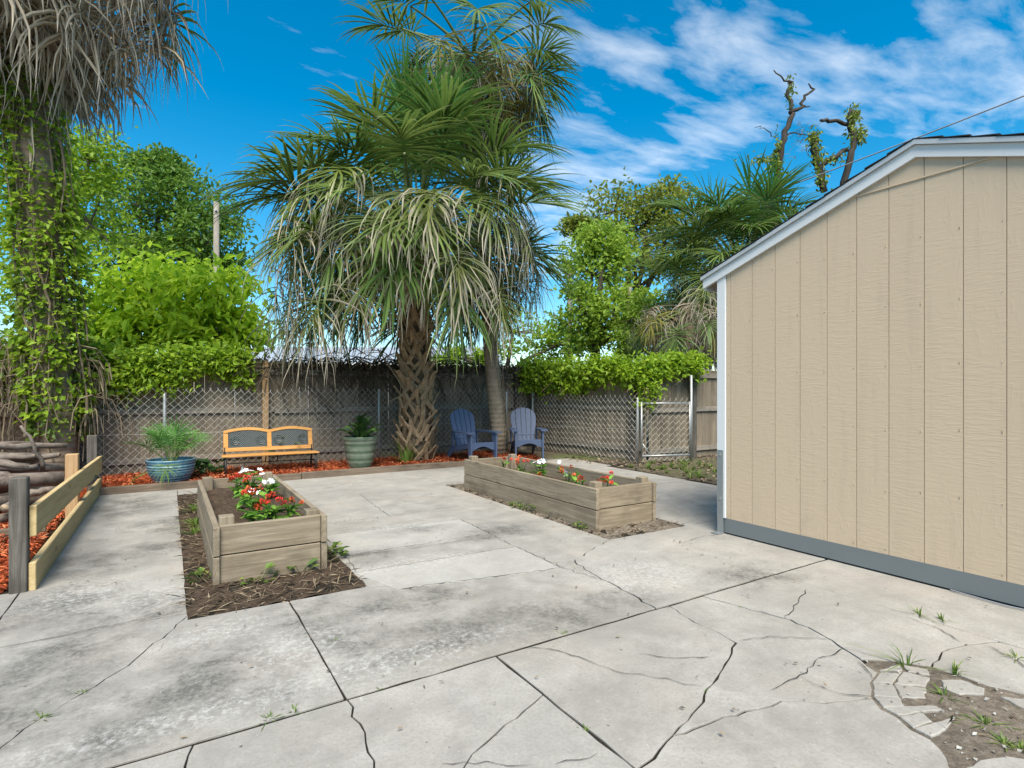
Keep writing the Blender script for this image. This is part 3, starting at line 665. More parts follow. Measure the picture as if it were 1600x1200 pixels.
def flower_plant(px, py, z, kinds, h, nl, nf, label, size=1.0):
    x, y = site(px, py, z); r = empty('flowering_plant', (x, y, z), random.uniform(0, 6), label, 'flower')
    b = MB(); tops = []
    for i in range(5):
        a = random.uniform(0, 6.28); t = Vector((math.cos(a)*h*.35, math.sin(a)*h*.35, h*random.uniform(.7, 1))); b.tube([(0, 0, -.02), t*.5+Vector((0, 0, h*.1)), t], [.005, .004, .003], 5); tops.append(t)
    b.obj('stem', M['plant'], r)
    for i in range(nl):
        a = random.uniform(0, 6.28); t = random.choice(tops)*random.uniform(.15, 1.0); s = random.uniform(.07, .115)*size
        obj('leaf', random.choice(LEAF), r, t, (random.uniform(-.4, .4), random.uniform(-.7, .35), a), s)
    for i in range(nf):
        k_ = random.choice(kinds); t = random.choice(tops)+Vector((random.gauss(0, h*.28), random.gauss(0, h*.28), random.uniform(0, h*.25)))
        s = (.028 if k_ == 'white' else .033)*random.uniform(.8, 1.2)*size
        obj('flower', BL[k_], r, t, (random.gauss(.35, .4) if k_ == 'white' else random.gauss(0, .4), random.gauss(0, .5), random.uniform(0, 6)), s)
ZL = .29; ZR = .235
for a in ((370, 777, ZL, ['red'], .16, 26, 9, 'red flowering plant at the far end of the shorter box'),
          (392, 768, ZL, ['white'], .18, 30, 8, 'white flowering plant beside the red one in the shorter box'),
          (421, 778, ZL, ['white'], .15, 20, 6, 'small white flowering plant against the long board of the shorter box'),
          (385, 792, ZL, ['white', 'white'], .13, 30, 4, 'leafy plant with few white blooms in middle of the shorter box'),
          (402, 806, ZL, ['orange', 'red'], .16, 32, 7, 'orange red flowering plant in the middle of the shorter box'),
          (425, 814, ZL, ['red'], .14, 30, 6, 'bushy red flowering plant near the front of the shorter box'),
          (452, 810, ZL, ['red', 'orange'], .12, 24, 4, 'low red flowering plant near the front corner of the shorter box'),
          (395, 822, ZL, ['orange'], .10, 22, 2, 'low leafy plant with one or two orange blooms in the shorter box')): flower_plant(*a)
for a in ((788, 733, ZR, ['orange'], .11, 8, 3, 'tiny orange flower at the far end of the longer box'),
          (816, 744, ZR, ['red', 'orange'], .20, 16, 6, 'red flowering plant in the far half of the longer box'),
          (842, 748, ZR, ['white'], .20, 30, 9, 'tall white flowering plant in the longer box'),
          (840, 756, ZR, ['orange'], .08, 10, 2, 'low orange flower below the white plant in the longer box'),
          (890, 766, ZR, ['white', 'orange', 'white'], .22, 28, 6, 'mixed white and orange flowering plant in the longer box'),
          (905, 772, ZR, ['orange'], .13, 22, 4, 'low orange flowering plant in the near half of the longer box'),
          (946, 778, ZR, ['red'], .17, 14, 6, 'single red flowering plant by the near end of the longer box')): flower_plant(*a)
o = MB().box((0, 0, 0), (.14, .05, .03), bev=.004).obj('wood_scrap', M['greypost'], None, loc=(.39, 4.02, .31), rot=(0, .05, .2)); tag(o, 'grey wood scrap lying on soil in corner of shorter box', 'wood scrap')

# ------------------------------------------------------------------ shed
SX, SY0, SY1, RY = 4.085, .12, 3.14, 1.63; PITCH = .352; ZR_ = 2.80
shed = empty('garden_shed', (SX+1.8, RY, 0), 0, 'tan shed with vertical grooved siding and white trimmed gable roof', 'shed')
so = Vector((SX+1.8, RY, 0))
def zroof(y): return ZR_-abs(y-RY)*PITCH
def spart(b, name, mat, parent=shed): 
    b.v = [tuple(Vector(p)-so) for p in b.v]; return b.obj(name, mat, parent)
base_z = .135; G = .2032; ys = [SY1-.085]
y = SY1-.125
while y > SY0+.05: ys.append(y); y -= G
ys.append(SY0)
zseam = 2.585
for a, b_ in zip(ys, ys[1:]):
    hi, lo = a-.0022, b_+.0022
    def col(z0, cut):
        pts = [(hi, z0)]; top = lambda q: min(cut, zroof(q)-.03)
        prof = [hi]+([RY] if lo < RY < hi else [])+[lo]
        if zroof(hi)-.03 < cut < zroof(lo)-.03 or zroof(lo)-.03 < cut < zroof(hi)-.03:
            yc = RY+(ZR_-.03-cut)/PITCH*(1 if (hi+lo)/2 > RY else -1)
            prof = sorted(set(prof+[yc]), reverse=True)
        return [(hi, z0)]+[(lo, z0)]+[(q, top(q)) for q in prof[::-1]]
    p = col(base_z, zseam)
    spart(MB().prism([(q[0], q[1]) for q in p], .012, (SX, 0, 0), (0, 1, 0), (0, 0, 1)), 'siding_board', M['siding'])
    if zroof((hi+lo)/2)-.03 > zseam+.02:
        tops = [(q, zroof(q)-.03) for q in ([lo]+([RY] if lo < RY < hi else [])+[hi])]
        if min(t[1] for t in tops) > zseam+.006:
            spart(MB().prism([(hi, zseam+.006), (lo, zseam+.006)]+tops, .012, (SX-.002, 0, 0), (0, 1, 0), (0, 0, 1)), 'siding_board', M['siding'])
for a in ys[1:-1]:
    for z in [.16+.41*j for j in range(7)]:
        if z < zroof(a)-.1: spart(MB().tube([(SX-.0085, a+.018, z+random.uniform(-.02, .02)), (SX-.005, a+.018, z)], .0026, 5), 'nail_head', M['groove'])
spart(MB().box((SX-.008, RY, zseam+.004), (.014, 1.15, .010)), 'seam_flashing', M['siding'])
wl_ = [(SY1, .02), (SY0, .02), (SY0, zroof(SY0)-.04), (RY, ZR_-.04), (SY1, zroof(SY1)-.04)]
spart(MB().prism(wl_, 3.5, (SX-.0005+1.75, 0, 0), (0, 1, 0), (0, 0, 1)), 'wall', M['groove'])
spart(MB().box((SX-.004, SY1-.0425+.006, (base_z+zroof(SY1)-.03)/2), (.03, .085, zroof(SY1)-.03-base_z), bev=.003), 'corner_trim', M['fascia'])
spart(MB().box((SX+.0, (SY0+SY1)/2, base_z/2+.006), (.012, SY1-SY0-.02, base_z-.012)), 'skirting', M['skirt'])
spart(MB().box((SX-.0235, SY1-.033, .36), (.006, .058, .72)), 'anchor_strap', M['strap'])
spart(MB().box((SX-.055, SY1-.03, .006), (.09, .07, .008)), 'anchor_foot', M['strap'])
for z in (.68, .30): spart(MB().tube([(SX-.032, SY1-.033, z), (SX-.024, SY1-.033, z)], .012, 8), 'bolt', M['galv'])
for s in (-1, 1):
    ye = RY+s*(SY1-RY+.14); ze = ZR_-(abs(ye-RY))*PITCH
    ln = Vector((0, ye-RY, ze-ZR_)); u = ln.normalized(); w = Vector((0, -u.z*(1 if s > 0 else -1), abs(u.y)))
    L = ln.length
    # rake board, drip edge, shingle deck; mitred plumb at the ridge
    def rake(z0, z1, x0, x1, name, mat, ext=0):
        pts = [(RY, ZR_+z0), (ye+s*ext, ze+z0-ext*PITCH), (ye+s*ext, ze+z1-ext*PITCH), (RY, ZR_+z1)]
        if s > 0: pts = pts[::-1]
        spart(MB().prism(pts, x1-x0, ((x0+x1)/2, 0, 0), (0, 1, 0), (0, 0, 1)), name, mat)
    rake(-.075, .0, SX-.035, SX-.010, 'rake_board', M['fascia'])
    rake(.002, .032, SX-.055, SX-.010, 'drip_edge', M['drip'], .012)
    rake(-.05, -.004, SX-.008, SX+3.6, 'roof_deck', M['groove'])
    rake(.0, .030, SX-.008, SX+3.65, 'roof', M['drip'])
    nsh = int(L/.14)
    for i in range(nsh):
        a = RY+(ye-RY)*(i/nsh); b2 = RY+(ye-RY)*((i+1.12)/nsh); za, zb = ZR_-abs(a-RY)*PITCH, ZR_-abs(b2-RY)*PITCH
        pts = [(a, za+.035), (b2, zb+.042), (b2, zb+.050), (a, za+.038)]
        if s > 0: pts = pts[::-1]
        spart(MB().prism(pts, 3.72, (SX+1.80+random.uniform(-.004, .004), 0, 0), (0, 1, 0), (0, 0, 1)), 'shingle_course', M['shingle'])
    fb = MB().box((SX+1.8, ye+s*.0, ze-.045), (3.6, .02, .09)); spart(fb, 'eave_board', M['fascia'])
lb = MB(); lb.tube([(SX-.02, 1.45, .012), (SX-.035, 1.32, .010), (SX-.05, 1.18, .009), (SX-.03, 1.02, .012)], .004, 5); o = lb.obj('loose_wire', M['cable']); tag(o, 'thin wire lying along the foot of the shed skirting', 'wire')

# ------------------------------------------------------------------ wooden privacy fences
def wood_fence(p0, p1, h, label, posts, inward, rails=(.22, .93, 1.55), name='wooden_fence'):
    p0, p1 = Vector((*p0, 0)), Vector((*p1, 0)); d = (p1-p0); L = d.length; ang = math.atan2(d.y, d.x); d.normalize(); nrm = Vector((-d.y, d.x, 0))*inward
    r = empty(name, p0, ang, label, 'fence'); ny = 1 if inward > 0 else -1
    x = 0; pm = [MB().box((0, 0, 0), (1, .018, .138), bev=.002).mesh('picket', M['fence'])]
    while x < L:
        hh = h+random.uniform(-.025, .02)
        o = obj('picket', pm[0], r, (x+.07, random.uniform(-.004, .004), hh/2), (0, R(90)+random.gauss(0, .004), 0), (hh, 1, random.uniform(.97, 1.03)))
        x += .1405
    for z in rails:
        n = max(1, round(L/2.4))
        for i in range(n): o = obj('rail', MB().box((0, 0, 0), (L/n-.006, .038, .085), bev=.004).mesh('rail', M['rail']), r, ((i+.5)*L/n, ny*.030, z+random.uniform(-.01, .01)), (0, random.gauss(0, .004), 0))
    for q, m in posts: obj('post', MB().box((0, 0, 0), (h+.02, .09, .09), bev=.005).mesh('post', M[m]), r, (q, ny*.098, (h+.02)/2-.01), (0, R(90), 0))
    return r
FY = 9.80
wood_fence((-3.6, FY), (6.55, FY), 1.72, 'long weathered plank fence behind the bench and palms', [(.13, 'greypost'), (2.53, 'greypost'), (4.93, 'tanpost'), (7.33, 'greypost'), (9.75, 'greypost')], -1)
wood_fence((6.60, FY-.05), (7.12, 7.05), 1.70, 'short weathered plank fence running from corner towards the wire gate', [(2.60, 'greypost')], -1)
wood_fence((7.2, 7.0), (12.5, 7.0), 1.66, 'weathered plank fence continuing behind the tan shed', [(1.05, 'greypost'), (3.4, 'greypost')], -1, (.16, .90, 1.53))

# ------------------------------------------------------------------ chain link fences
def chain_link(p0, p1, h, label, posts, gate=False, w=.105, rad=.0031, z0=.03):
    p0, p1 = Vector((*p0, 0)), Vector((*p1, 0)); d = p1-p0; L = d.length; ang = math.atan2(d.y, d.x)
    r = empty('chain_link_gate' if gate else 'chain_link_fence', p0, ang, label, 'gate' if gate else 'fence'); b = MB(); nseg = int(h/(w*.5)); n = int(L/(w*.5))
    def wob(x, z): return (.018*math.sin(x*1.7+z*2.0)+.012*math.sin(x*4.3+1), .012*math.sin(x*2.3)+.010*math.sin(x*6.1+z))
    for i in range(n):
        pts = []
        for j in range(nseg+1):
            x = (i+(0.02 if (i+j) % 2 == 0 else 0.98))*w*.5; z = z0+j*h/nseg; o1, o2 = wob(x, z); pts.append((x+o2*.3, o1+(.002 if (i+j) % 2 else -.002), z+o2))
        # twisted open ends along the top
        pts.append((pts[-1][0]+random.choice((-1, 1))*.012, pts[-1][1], pts[-1][2]+.03))
        b.tube(pts, rad, 3, cap=False)
    o = b.obj('wire_mesh', M['wire'], r); tag(o, kind='stuff')
    for q, hh in posts: MB().tube([(q, .03, -.05), (q, .03, hh), (q, .03, hh+.015)], [.024, .024, .012], 10).obj('post', M['galv'], r, True)
    if gate:
        for z in (.13, h-.03): MB().tube([(0, .02, z), (L, .02, z)], .017, 8).obj('gate_rail', M['galv'], r, True)
        for x in (0, L): MB().tube([(x, .02, .10), (x, .02, h)], .017, 8).obj('gate_stile', M['galv'], r, True)
        MB().tube([(.02, .022, .34), (.16, .022, .13)], .012, 6).obj('corner_brace', M['galv'], r, True)
    else: MB().tube([(0, .02, h*.52), (L*.5, .025, h*.5), (L, .02, h*.52)], .0025, 5).obj('tension_wire', M['wire'], r)
    return r
chain_link((-3.4, 9.50), (6.28, 9.50), 1.22, 'sagging galvanised chain link fence behind the bench and palms', [(.3, 1.2), (3.35, 1.2), (6.56, 1.27), (9.2, 1.22)])
chain_link((6.36, 9.45), (6.80, 6.86), 1.12, 'chain link stretch between the fence corner and the wire gate', [(0.0, 1.22), (2.6, 1.12)])
chain_link((6.86, 6.82), (7.72, 6.52), 1.06, 'narrow chain link gate with pipe frame near the shed', [], True)
o = MB().tube([(7.78, 6.55, -.05), (7.78, 6.55, 1.52)], .022, 10).obj('steel_post', M['galv'], None, True); tag(o, 'tall thin steel post standing beside the wire gate', 'post')

# ------------------------------------------------------------------ edging timbers, low rail
xx = -.80
for L, dz in ((2.38, 0), (2.40, .006), (.0, 0)):
    if L: 
        o = board('landscape_timber', L, .095, .10, M['timber'], None, (xx+L/2, 8.17+random.uniform(-.008, .008), .035+dz), 'x'); xx += L+.01
        tag(o, ('brown edging timber in front of the blue pot and bench' if xx < 2 else 'brown edging timber in front of the green pot and scaly palm'), 'timber')
o = board('landscape_timber', .55, .09, .10, M['timber'], None, (4.27, 8.19, .03), 'x'); tag(o, 'short brown edging timber under the chair left of smooth palm', 'timber')
rail = empty('board_rail', (-.712, 6.4, 0), 0, 'low rail of two pale new boards on wooden posts', 'fence')
for (y_, m, h, wd) in ((4.47, 'greypost', .70, .086), (6.72, 'tanpost', .63, .10), (8.36, 'greypost', .70, .10)):
    obj('post', MB().box((0, 0, 0), (h+.06, wd, wd), bev=.006).mesh('post', M[m]), rail, (-.022-wd/2, y_-6.4, h/2-.03), (0, R(90), 0))
zt = [.425, .355]
def rb(y0, y1, z0, z1, w):
    L = y1-y0; return obj('rail_board', MB().box((0, 0, 0), (L, .036, w), bev=.004).mesh('rail_board', M['newwood']), rail, (0, (y0+y1)/2-6.4, (z0+z1)/2), (0, -math.atan2(z1-z0, L), R(90)))
rb(4.46, 8.44, .425, .345, .19); rb(4.44, 8.44, .085, .085, .175)

# ------------------------------------------------------------------ log pile
def log(p, q, r0, r1, label, bend=.05, name='log'):
    p, q = Vector(p), Vector(q); n = 9; pts = []; rad = []; off = Vector((random.uniform(-1, 1), random.uniform(-1, 1), random.uniform(-.4, .4)))*bend
    for i in range(n):
        t = i/(n-1); pts.append(p.lerp(q, t)+off*math.sin(t*math.pi)+Vector((random.gauss(0, .008), random.gauss(0, .008), random.gauss(0, .008)))); rad.append((r0+(r1-r0)*t)*random.uniform(.92, 1.08))
    b = MB().tube(pts, rad, 12, 0, True, .11, 1); o = b.obj(name, [M['log'], M['logend']], None, True); return tag(o, label, 'log', 'firewood pile')
def skew(a, b_):
    return (a[0]+.12, a[1]+random.uniform(-.35, .35), a[2]*1.08+random.uniform(0, .08)), (b_[0]+.10, b_[1]+random.uniform(-.25, .25), b_[2]*1.08+random.uniform(-.02, .06))
lg = [((-2.6, 6.75, .12), (-.95, 7.5, .12), .10, .09, 'thick grey log at the bottom of the pile behind the rail'), ((-2.7, 7.25, .12), (-1.05, 8.0, .11), .095, .085, 'grey log lying second in bottom row of the firewood pile'),
      ((-2.5, 7.7, .11), (-.95, 8.45, .11), .09, .08, 'grey log lying at the back of bottom row of pile'), ((-2.9, 6.6, .33), (-1.0, 7.25, .36), .085, .11, 'long thick log with cut stub lying on top of pile'),
      ((-2.75, 6.95, .31), (-1.25, 7.9, .29), .08, .075, 'bent grey log in the second layer of the pile'), ((-2.6, 7.4, .30), (-1.1, 8.3, .28), .075, .07, 'slim grey log behind the second layer of pile'),
      ((-2.9, 6.95, .54), (-1.25, 7.7, .50), .085, .07, 'dark grey log lying highest on the firewood pile'), ((-1.15, 7.0, .24), (-.80, 7.9, .22), .075, .06, 'short grey log resting against the pale rail boards'),
      ((-1.9, 6.15, .09), (-1.28, 6.62, .09), .07, .065, 'short log with pale cut end in front of pile'), ((-2.3, 6.3, .10), (-1.75, 6.75, .10), .075, .07, 'stubby log beside the pale cut end log'),
      ((-2.9, 7.6, .62), (-1.5, 8.5, .52), .06, .05, 'thin pole lying across the back of the pile'), ((-1.35, 6.55, .14), (-1.0, 6.95, .30), .05, .045, 'thin branch leaning on the front of the pile'),
      ((-2.6, 8.2, .18), (-1.4, 8.9, .16), .09, .08, 'rough log half hidden near the vine covered palm'), ((-2.2, 6.42, .27), (-1.7, 6.95, .30), .055, .05, 'small round log tucked on the front logs')]
for a, b_, r0, r1, l in lg: log(*skew(a, b_), r0*.85, r1*.6, l, .15)
for i in range(11):
    y_ = random.uniform(6.5, 8.3); z_ = random.uniform(.25, .62); dx = random.uniform(.7, 1.4)
    log((-1.0-dx, y_, z_+random.uniform(-.1, .1)), (-.98-random.uniform(0, .3), y_+random.uniform(-.3, .6), z_), random.uniform(.03, .05), random.uniform(.022, .035), 'thin crooked grey branch lying across the firewood pile', .16, 'branch')
log((-1.12, 7.55, .40), (-1.28, 7.45, .88), .022, .012, 'thin crooked stick standing up out of pile', .05, 'stick')
log((-2.1, 8.9, .1), (-1.75, 9.1, 1.1), .03, .02, 'thin grey stick leaning near the wire behind pile', .05, 'stick')
o = board('plank', 1.5, .10, .05, M['timber'], None, (-1.62, 5.98, .06), 'x'); tag(o, 'brown plank lying across mulch in front of firewood', 'plank')

# ------------------------------------------------------------------ bench
def bench(x, y, rz):
    r = empty('garden_bench', (x, y, .045), rz, 'wooden garden bench with two arched dark panels and iron legs', 'bench')
    W = 1.24; tilt = R(14); o0 = Vector((0, .22, .30)); up = Vector((0, math.sin(tilt), math.cos(tilt))); u = Vector((1, 0, 0))
    def bp(pts, t, name, mat, off=0.0): return MB().prism(pts, t, o0+up.cross(u)*off, u, up).obj(name, mat, r)
    H = .265
    def arch(s): # s in 0..1 over one panel
        return H+.045*math.sin(math.pi*s)**1.0
    bp([(-W/2, .0), (W/2, .0), (W/2, .055), (-W/2, .055)], .026, 'back_rail', M['benchwood'])
    for c in (-1, 0, 1):
        xx_ = c*(W/2-.03); bp([(xx_-.03, .056), (xx_+.03, .056), (xx_+.03, H+.004), (xx_-.03, H+.004)], .026, 'back_stile', M['benchwood'])
    for s in (-1, 1):
        a, b_ = (-W/2, 0) if s < 0 else (0, W/2); n = 14
        lo = [(a+(b_-a)*i/n, arch(i/n)+.006) for i in range(n+1)]; hi = [(p[0], p[1]+.042) for p in lo]
        bp(lo+hi[::-1], .028, 'top_rail', M['benchwood'])
        # moulded lattice panel
        q = MB(); x0, x1 = (a+.06, b_-.03) if s < 0 else (a+.03, b_-.06); nn = up.cross(u)
        top = lambda xv: arch((xv-a)/(b_-a))+.004
        for k_ in range(-12, 30):
            for sg in (-1, 1):
                pts = []
                for j in range(0, 22):
                    zz = .05+j*.0135; xv = x0+(k_*.034)+sg*(zz-.05)*1.1
                    if x0 <= xv <= x1 and zz <= top(xv): pts.append(o0+u*xv+up*zz)
                if len(pts) > 2: q.tube(pts, .0062, 4)
        for cx_ in (x0+.09, x1-.09):
            for rr in (.06, .035):
                q.tube([o0+u*(cx_+rr*math.cos(t*.45))+up*(.16+rr*1.1*math.sin(t*.45))-nn*.004 for t in range(15)], .009, 5)
        q.obj('lattice_panel', M['insert'], r)
        ed = [(x0, .05), (x1, .05)]+[(x1+(x0-x1)*i/8, top(x1+(x0-x1)*i/8)) for i in range(9)]
        bp(ed, .006, 'panel_back', M['insert'], .010)
    for i in range(4): MB().box((0, -.18+i*.105, .268+(.004 if i == 0 else 0)-i*.004), (W+.06, .085, .022), bev=.004).obj('seat_slat', M['benchwood'], r)
    for s in (-1, 1):
        xx_ = s*(W/2-.015); b = MB()
        b.tube([(xx_, -.20, -.02), (xx_, -.215, .10), (xx_, -.19, .245)], .014, 6); b.tube([(xx_, .28, -.02), (xx_, .25, .12), (xx_, .20, .25), (xx_, .24, .38), (xx_, .285, .54)], .014, 6)
        b.tube([(xx_, -.21, .245), (xx_, .21, .235)], .013, 6); b.tube([(xx_, -.20, .10), (xx_, 0, .15), (xx_, .25, .10)], .009, 6)
        b.obj('leg', M['iron'], r, True)
    MB().tube([(-W/2+.02, .0, .15), (W/2-.02, .0, .15)], .007, 6).obj('stretcher', M['iron'], r)
    for xx_ in (-.08, .08): MB().tube([(xx_, -.16, .25), (xx_, -.02, .15)], .008, 6).obj('strut', M['iron'], r)
    return r
bench(1.29, 8.84, R(-3))

# ------------------------------------------------------------------ resin garden chairs
def adirondack(x, y, rz, mat, label):
    r = empty('garden_chair', (x, y, .01), rz, label, 'chair'); tilt = R(20); o0 = Vector((0, .12, .20)); up = Vector((0, math.sin(tilt), math.cos(tilt))); u = Vector((1, 0, 0))
    n = 5; H0 = .56; AR = .20
    for i in range(n):
        def half(t): return .215+.07*min(1, t/.5)       # half-width of the back
        def uu(fr, t): return (fr*2-1)*half(t)
        f0, f1 = i/n, (i+1)/n; pts = []
        def top(fr): return H0+AR*math.sqrt(max(0, 1-((fr*2-1)*.98)**2))
        g = .006
        left = [(uu(f0, t)+g, t) for t in (0, .25, .5)]; right = [(uu(f1, t)-g, t) for t in (0, .25, .5)]
        arc = [(uu(f1+(f0-f1)*j/5, .5)+(-g if j == 0 else g if j == 5 else 0), top(f1+(f0-f1)*j/5)) for j in range(6)]
        MB().prism(right+arc+left[::-1], .020, o0, u, up).obj('back_slat', mat, r)
    for t in (.30, .60): MB().box(o0+up*t+Vector((0, .018, -.006)), (.46, .018, .06), Matrix.Rotation(-tilt, 3, 'X'), bev=.004).obj('back_rail', mat, r)
    # a rounded lip across the back slats above the seat
    MB().box(o0+up*.235+Vector((0, -.008, 0)), (.50, .022, .035), Matrix.Rotation(-tilt, 3, 'X'), bev=.006).obj('back_rail', mat, r)
    for i in range(5):
        t = i/4; MB().box((0, -.36+t*.46, .345-t*.12), (.50, .098, .022), Matrix.Rotation(R(-15), 3, 'X'), bev=.006).obj('seat_slat', mat, r)
    n_ = 10; ap = [(-.27, .36), (-.27, .24)]+[(-.22+.44*j/n_, .235+.065*math.sin(math.pi*j/n_)) for j in range(n_+1)]+[(.27, .24), (.27, .36)]
    MB().prism(ap[::-1], .024, (0, -.405, 0), u, (0, 0, 1)).obj('apron', mat, r)
    for s in (-1, 1):
        MB().prism([(-.455, 0), (-.395, 0), (-.36, .30), (-.30, .52), (-.465, .52), (-.465, .3)][::(1 if s > 0 else 1)], .035, (s*.285, 0, 0), (0, 1, 0), (0, 0, 1)).obj('front_leg', mat, r)
        MB().prism([(.48, 0), (.54, 0), (.34, .27), (-.36, .36), (-.36, .28), (.24, .18)], .030, (s*.245, 0, 0), (0, 1, 0), (0, 0, 1)).obj('rear_leg', mat, r)
        arm = [(-.50, s*.235), (-.50, s*.375), (-.46, s*.39), (.0, s*.375), (.24, s*.31), (.25, s*.26), (.0, s*.245)]
        if s > 0: arm = arm[::-1]
        MB().prism([(p[1], -p[0]) for p in arm], .026, (0, 0, .533), (1, 0, 0), (0, -1, 0)).obj('armrest', mat, r)
        MB().prism([(.18, .28), (.235, .28), (.25, .522), (.20, .522)], .028, (s*.285, 0, 0), (0, 1, 0), (0, 0, 1)).obj('arm_support', mat, r)
    r.scale = (.86, .95, 1); return r
adirondack(4.45, 8.50, R(3), M['chair'], 'slate blue slatted garden chair between scaly palm and smooth palm')
adirondack(5.62, 8.55, R(-24), M['chair2'], 'slate blue slatted garden chair on the far side of smooth palm trunk')

# ------------------------------------------------------------------ palms
def frond_mesh(elev, Lp, Lb, droop, mat, seed, nseg=42, fan=128, fold=.35, hang=0.0, petmat=None, mess=.0, wid=.027):
    """fan leaf growing from the origin towards +X at the given angle, hanging under real gravity"""
    rd = random.Random(seed); p = Vector((0, 0, 0)); a = elev; pts = [p.copy()]; ns = 7
    for i in range(ns):
        a -= min(droop, .55)*.10*(0.5+i/ns)*max(.15, math.cos(a)); p = p+Vector((math.cos(a), 0, math.sin(a)))*(Lp/ns); pts.append(p.copy())
    b = MB(); b.tube(pts, [.030*(1-.6*i/ns)*Lp/1.3+.004 for i in range(ns+1)], 5, 1)
    tn = [rd.random()*.4+.3]*len(b.v); tt = [0.0]*len(b.v)
    costa = []; ca = a; cp = p.copy(); nc = 9
    for i in range(nc):
        costa.append((cp.copy(), ca)); ca -= (.015+.11*droop); cp = cp+Vector((math.cos(ca), 0, math.sin(ca)))*(Lb*.40/nc)
    for j in range(nseg):
        fr = j/(nseg-1)*2-1; phi = R(fan)*fr+rd.gauss(0, .02+mess*.12)
        if rd.random() < mess*.22: continue
        ci = int((1-abs(fr))**.8*(nc-1)); c, an = costa[ci]
        ax = Vector((math.cos(an), 0, math.sin(an))); nr = Vector((-math.sin(an), 0, math.cos(an))); side = Vector((0, 1, 0))
        d = ax*math.cos(phi)+side*math.sin(phi)+nr*fold*abs(math.sin(phi)); d.normalize()
        L = Lb*(.62+.20*math.cos(phi*.7))*rd.uniform(.88-.35*mess, 1.1+.08*mess); q = c.copy(); dd = d.copy(); st = 6; w0 = Lb*wid*rd.uniform(1-.45*mess, 1); r_ = rd.random(); n0 = len(b.v)
        gl = droop*rd.uniform(.7-.45*mess, 1.3+.7*mess)
        for s in range(st+1):
            t = s/st; w = w0*(.55+.75*t/.4 if t < .4 else 1.3*(1-((t-.4)/.6)**1.3))+.0012
            sdv = dd.cross(nr)
            if sdv.length < .05: sdv = dd.cross(side)
            sdv.normalize(); nn = sdv.cross(dd)
            b.v += [tuple(q+sdv*w*.5-nn*w*.10), tuple(q+nn*w*.16), tuple(q-sdv*w*.5-nn*w*.10)]; tn += [r_]*3; tt += [t]*3
            g = (.10+gl*1.1*max(0, t-.18)**1.2)*.62+hang*.5*t
            dd = (dd+Vector((rd.gauss(0, .03+.11*mess), rd.gauss(0, .05+.12*mess), -g))).normalized(); q = q+dd*(L/st)
        for s in range(st):
            q0 = n0+s*3; b.f += [(q0, q0+1, q0+4, q0+3), (q0+1, q0+2, q0+5, q0+4)]; b.m += [0, 0]
    me = mesh('frond', b.v, b.f, [mat, petmat or M['petiole']], False, {'tint': tn, 't': tt}, b.m); return me
FR = {}
def frond_set(key, elevs, Lp, Lb, droop, mat, **k):
    FR[key] = [frond_mesh(R(e), Lp, Lb, droop*dr, mat, sum(map(ord, key))*131+int(e*7)+int(dr*1000), **k) for e in elevs for dr in (.8, 1.25)]
frond_set('up', (82, 66), 1.05, 1.28, .22, M['frond_young'], fold=.5)
frond_set('high', (54, 38), 1.25, 1.32, .40, M['frond'], fold=.45)
frond_set('mid', (26, 10), 1.45, 1.28, .38, M['frond_blue'], fold=.45, mess=.1)
frond_set('low', (-4, -20), 1.35, 1.25, .9, M['frond'], mess=.5)
frond_set('old', (34, 16, -2), 1.45, 1.22, 1.8, M['frond_old'], fold=.15, hang=.35, mess=.65, wid=.024, nseg=48)
frond_set('skirt', (16, 2, -10), 1.75, 1.20, 2.2, M['frond_skirt'], fold=.1, hang=.55, mess=1.2, wid=.021, nseg=54)
frond_set('yellow', (-5, -35), 1.2, 1.25, 1.3, M['frond_yellow'], fold=.2, mess=.7)
frond_set('dead', (-38, -58, -74), 1.15, 1.30, 2.6, M['frond_dead'], fold=.05, hang=.5, petmat=M['twig'], mess=1.2, wid=.022, nseg=50)
frond_set('dead_out', (8, -14, -34), 1.2, 1.30, 2.8, M['frond_dead'], fold=.05, hang=.6, petmat=M['twig'], mess=1.2, wid=.022, nseg=50)
def crown(root, c, sets, scale, r0=.12, zspan=.5):
    ga = 2.39996; i = 0
    for key, n, z0, z1 in sets:
        for j in range(n):
            a = i*ga+random.gauss(0, .12); i += 1; zz = z0+(z1-z0)*(j+.5)/n; s = scale*random.uniform(.86, 1.1)
            obj('frond', random.choice(FR[key]), root, (c[0]+math.cos(a)*r0, c[1]+math.sin(a)*r0, c[2]+zz*zspan), (random.gauss(0, .12), random.gauss(0, .07), a), s)
def boot_mesh():
    b = MB()
    def strap(p, w, t):
        n = len(p); v = []; 
        for i, (x, y, z) in enumerate(p): v += [(x-w[i]/2, y, z), (x+w[i]/2, y, z), (x+w[i]*.3, y+t, z), (x-w[i]*.3, y+t, z)]
        f = [(0, 1, 2, 3)[::-1], tuple(4*(n-1)+k_ for k_ in range(4))]
        for i in range(n-1):
            for k_ in range(4): f.append((4*i+k_, 4*i+(k_+1) % 4, 4*i+4+(k_+1) % 4, 4*i+4+k_))
        b.add(v, f)
    for s in (-1, 1): strap([(s*.12, -.01, -.17), (s*.085, .022, -.08), (s*.035, .05, .02), (0, .085, .12)], [.07, .085, .085, .07], .026)
    strap([(0, .060, .03), (.006, .10, .15), (.0, .135, .225)], [.11, .08, .055], .024)
    return b.mesh('leaf_base', M['boot'])
BOOT = boot_mesh()
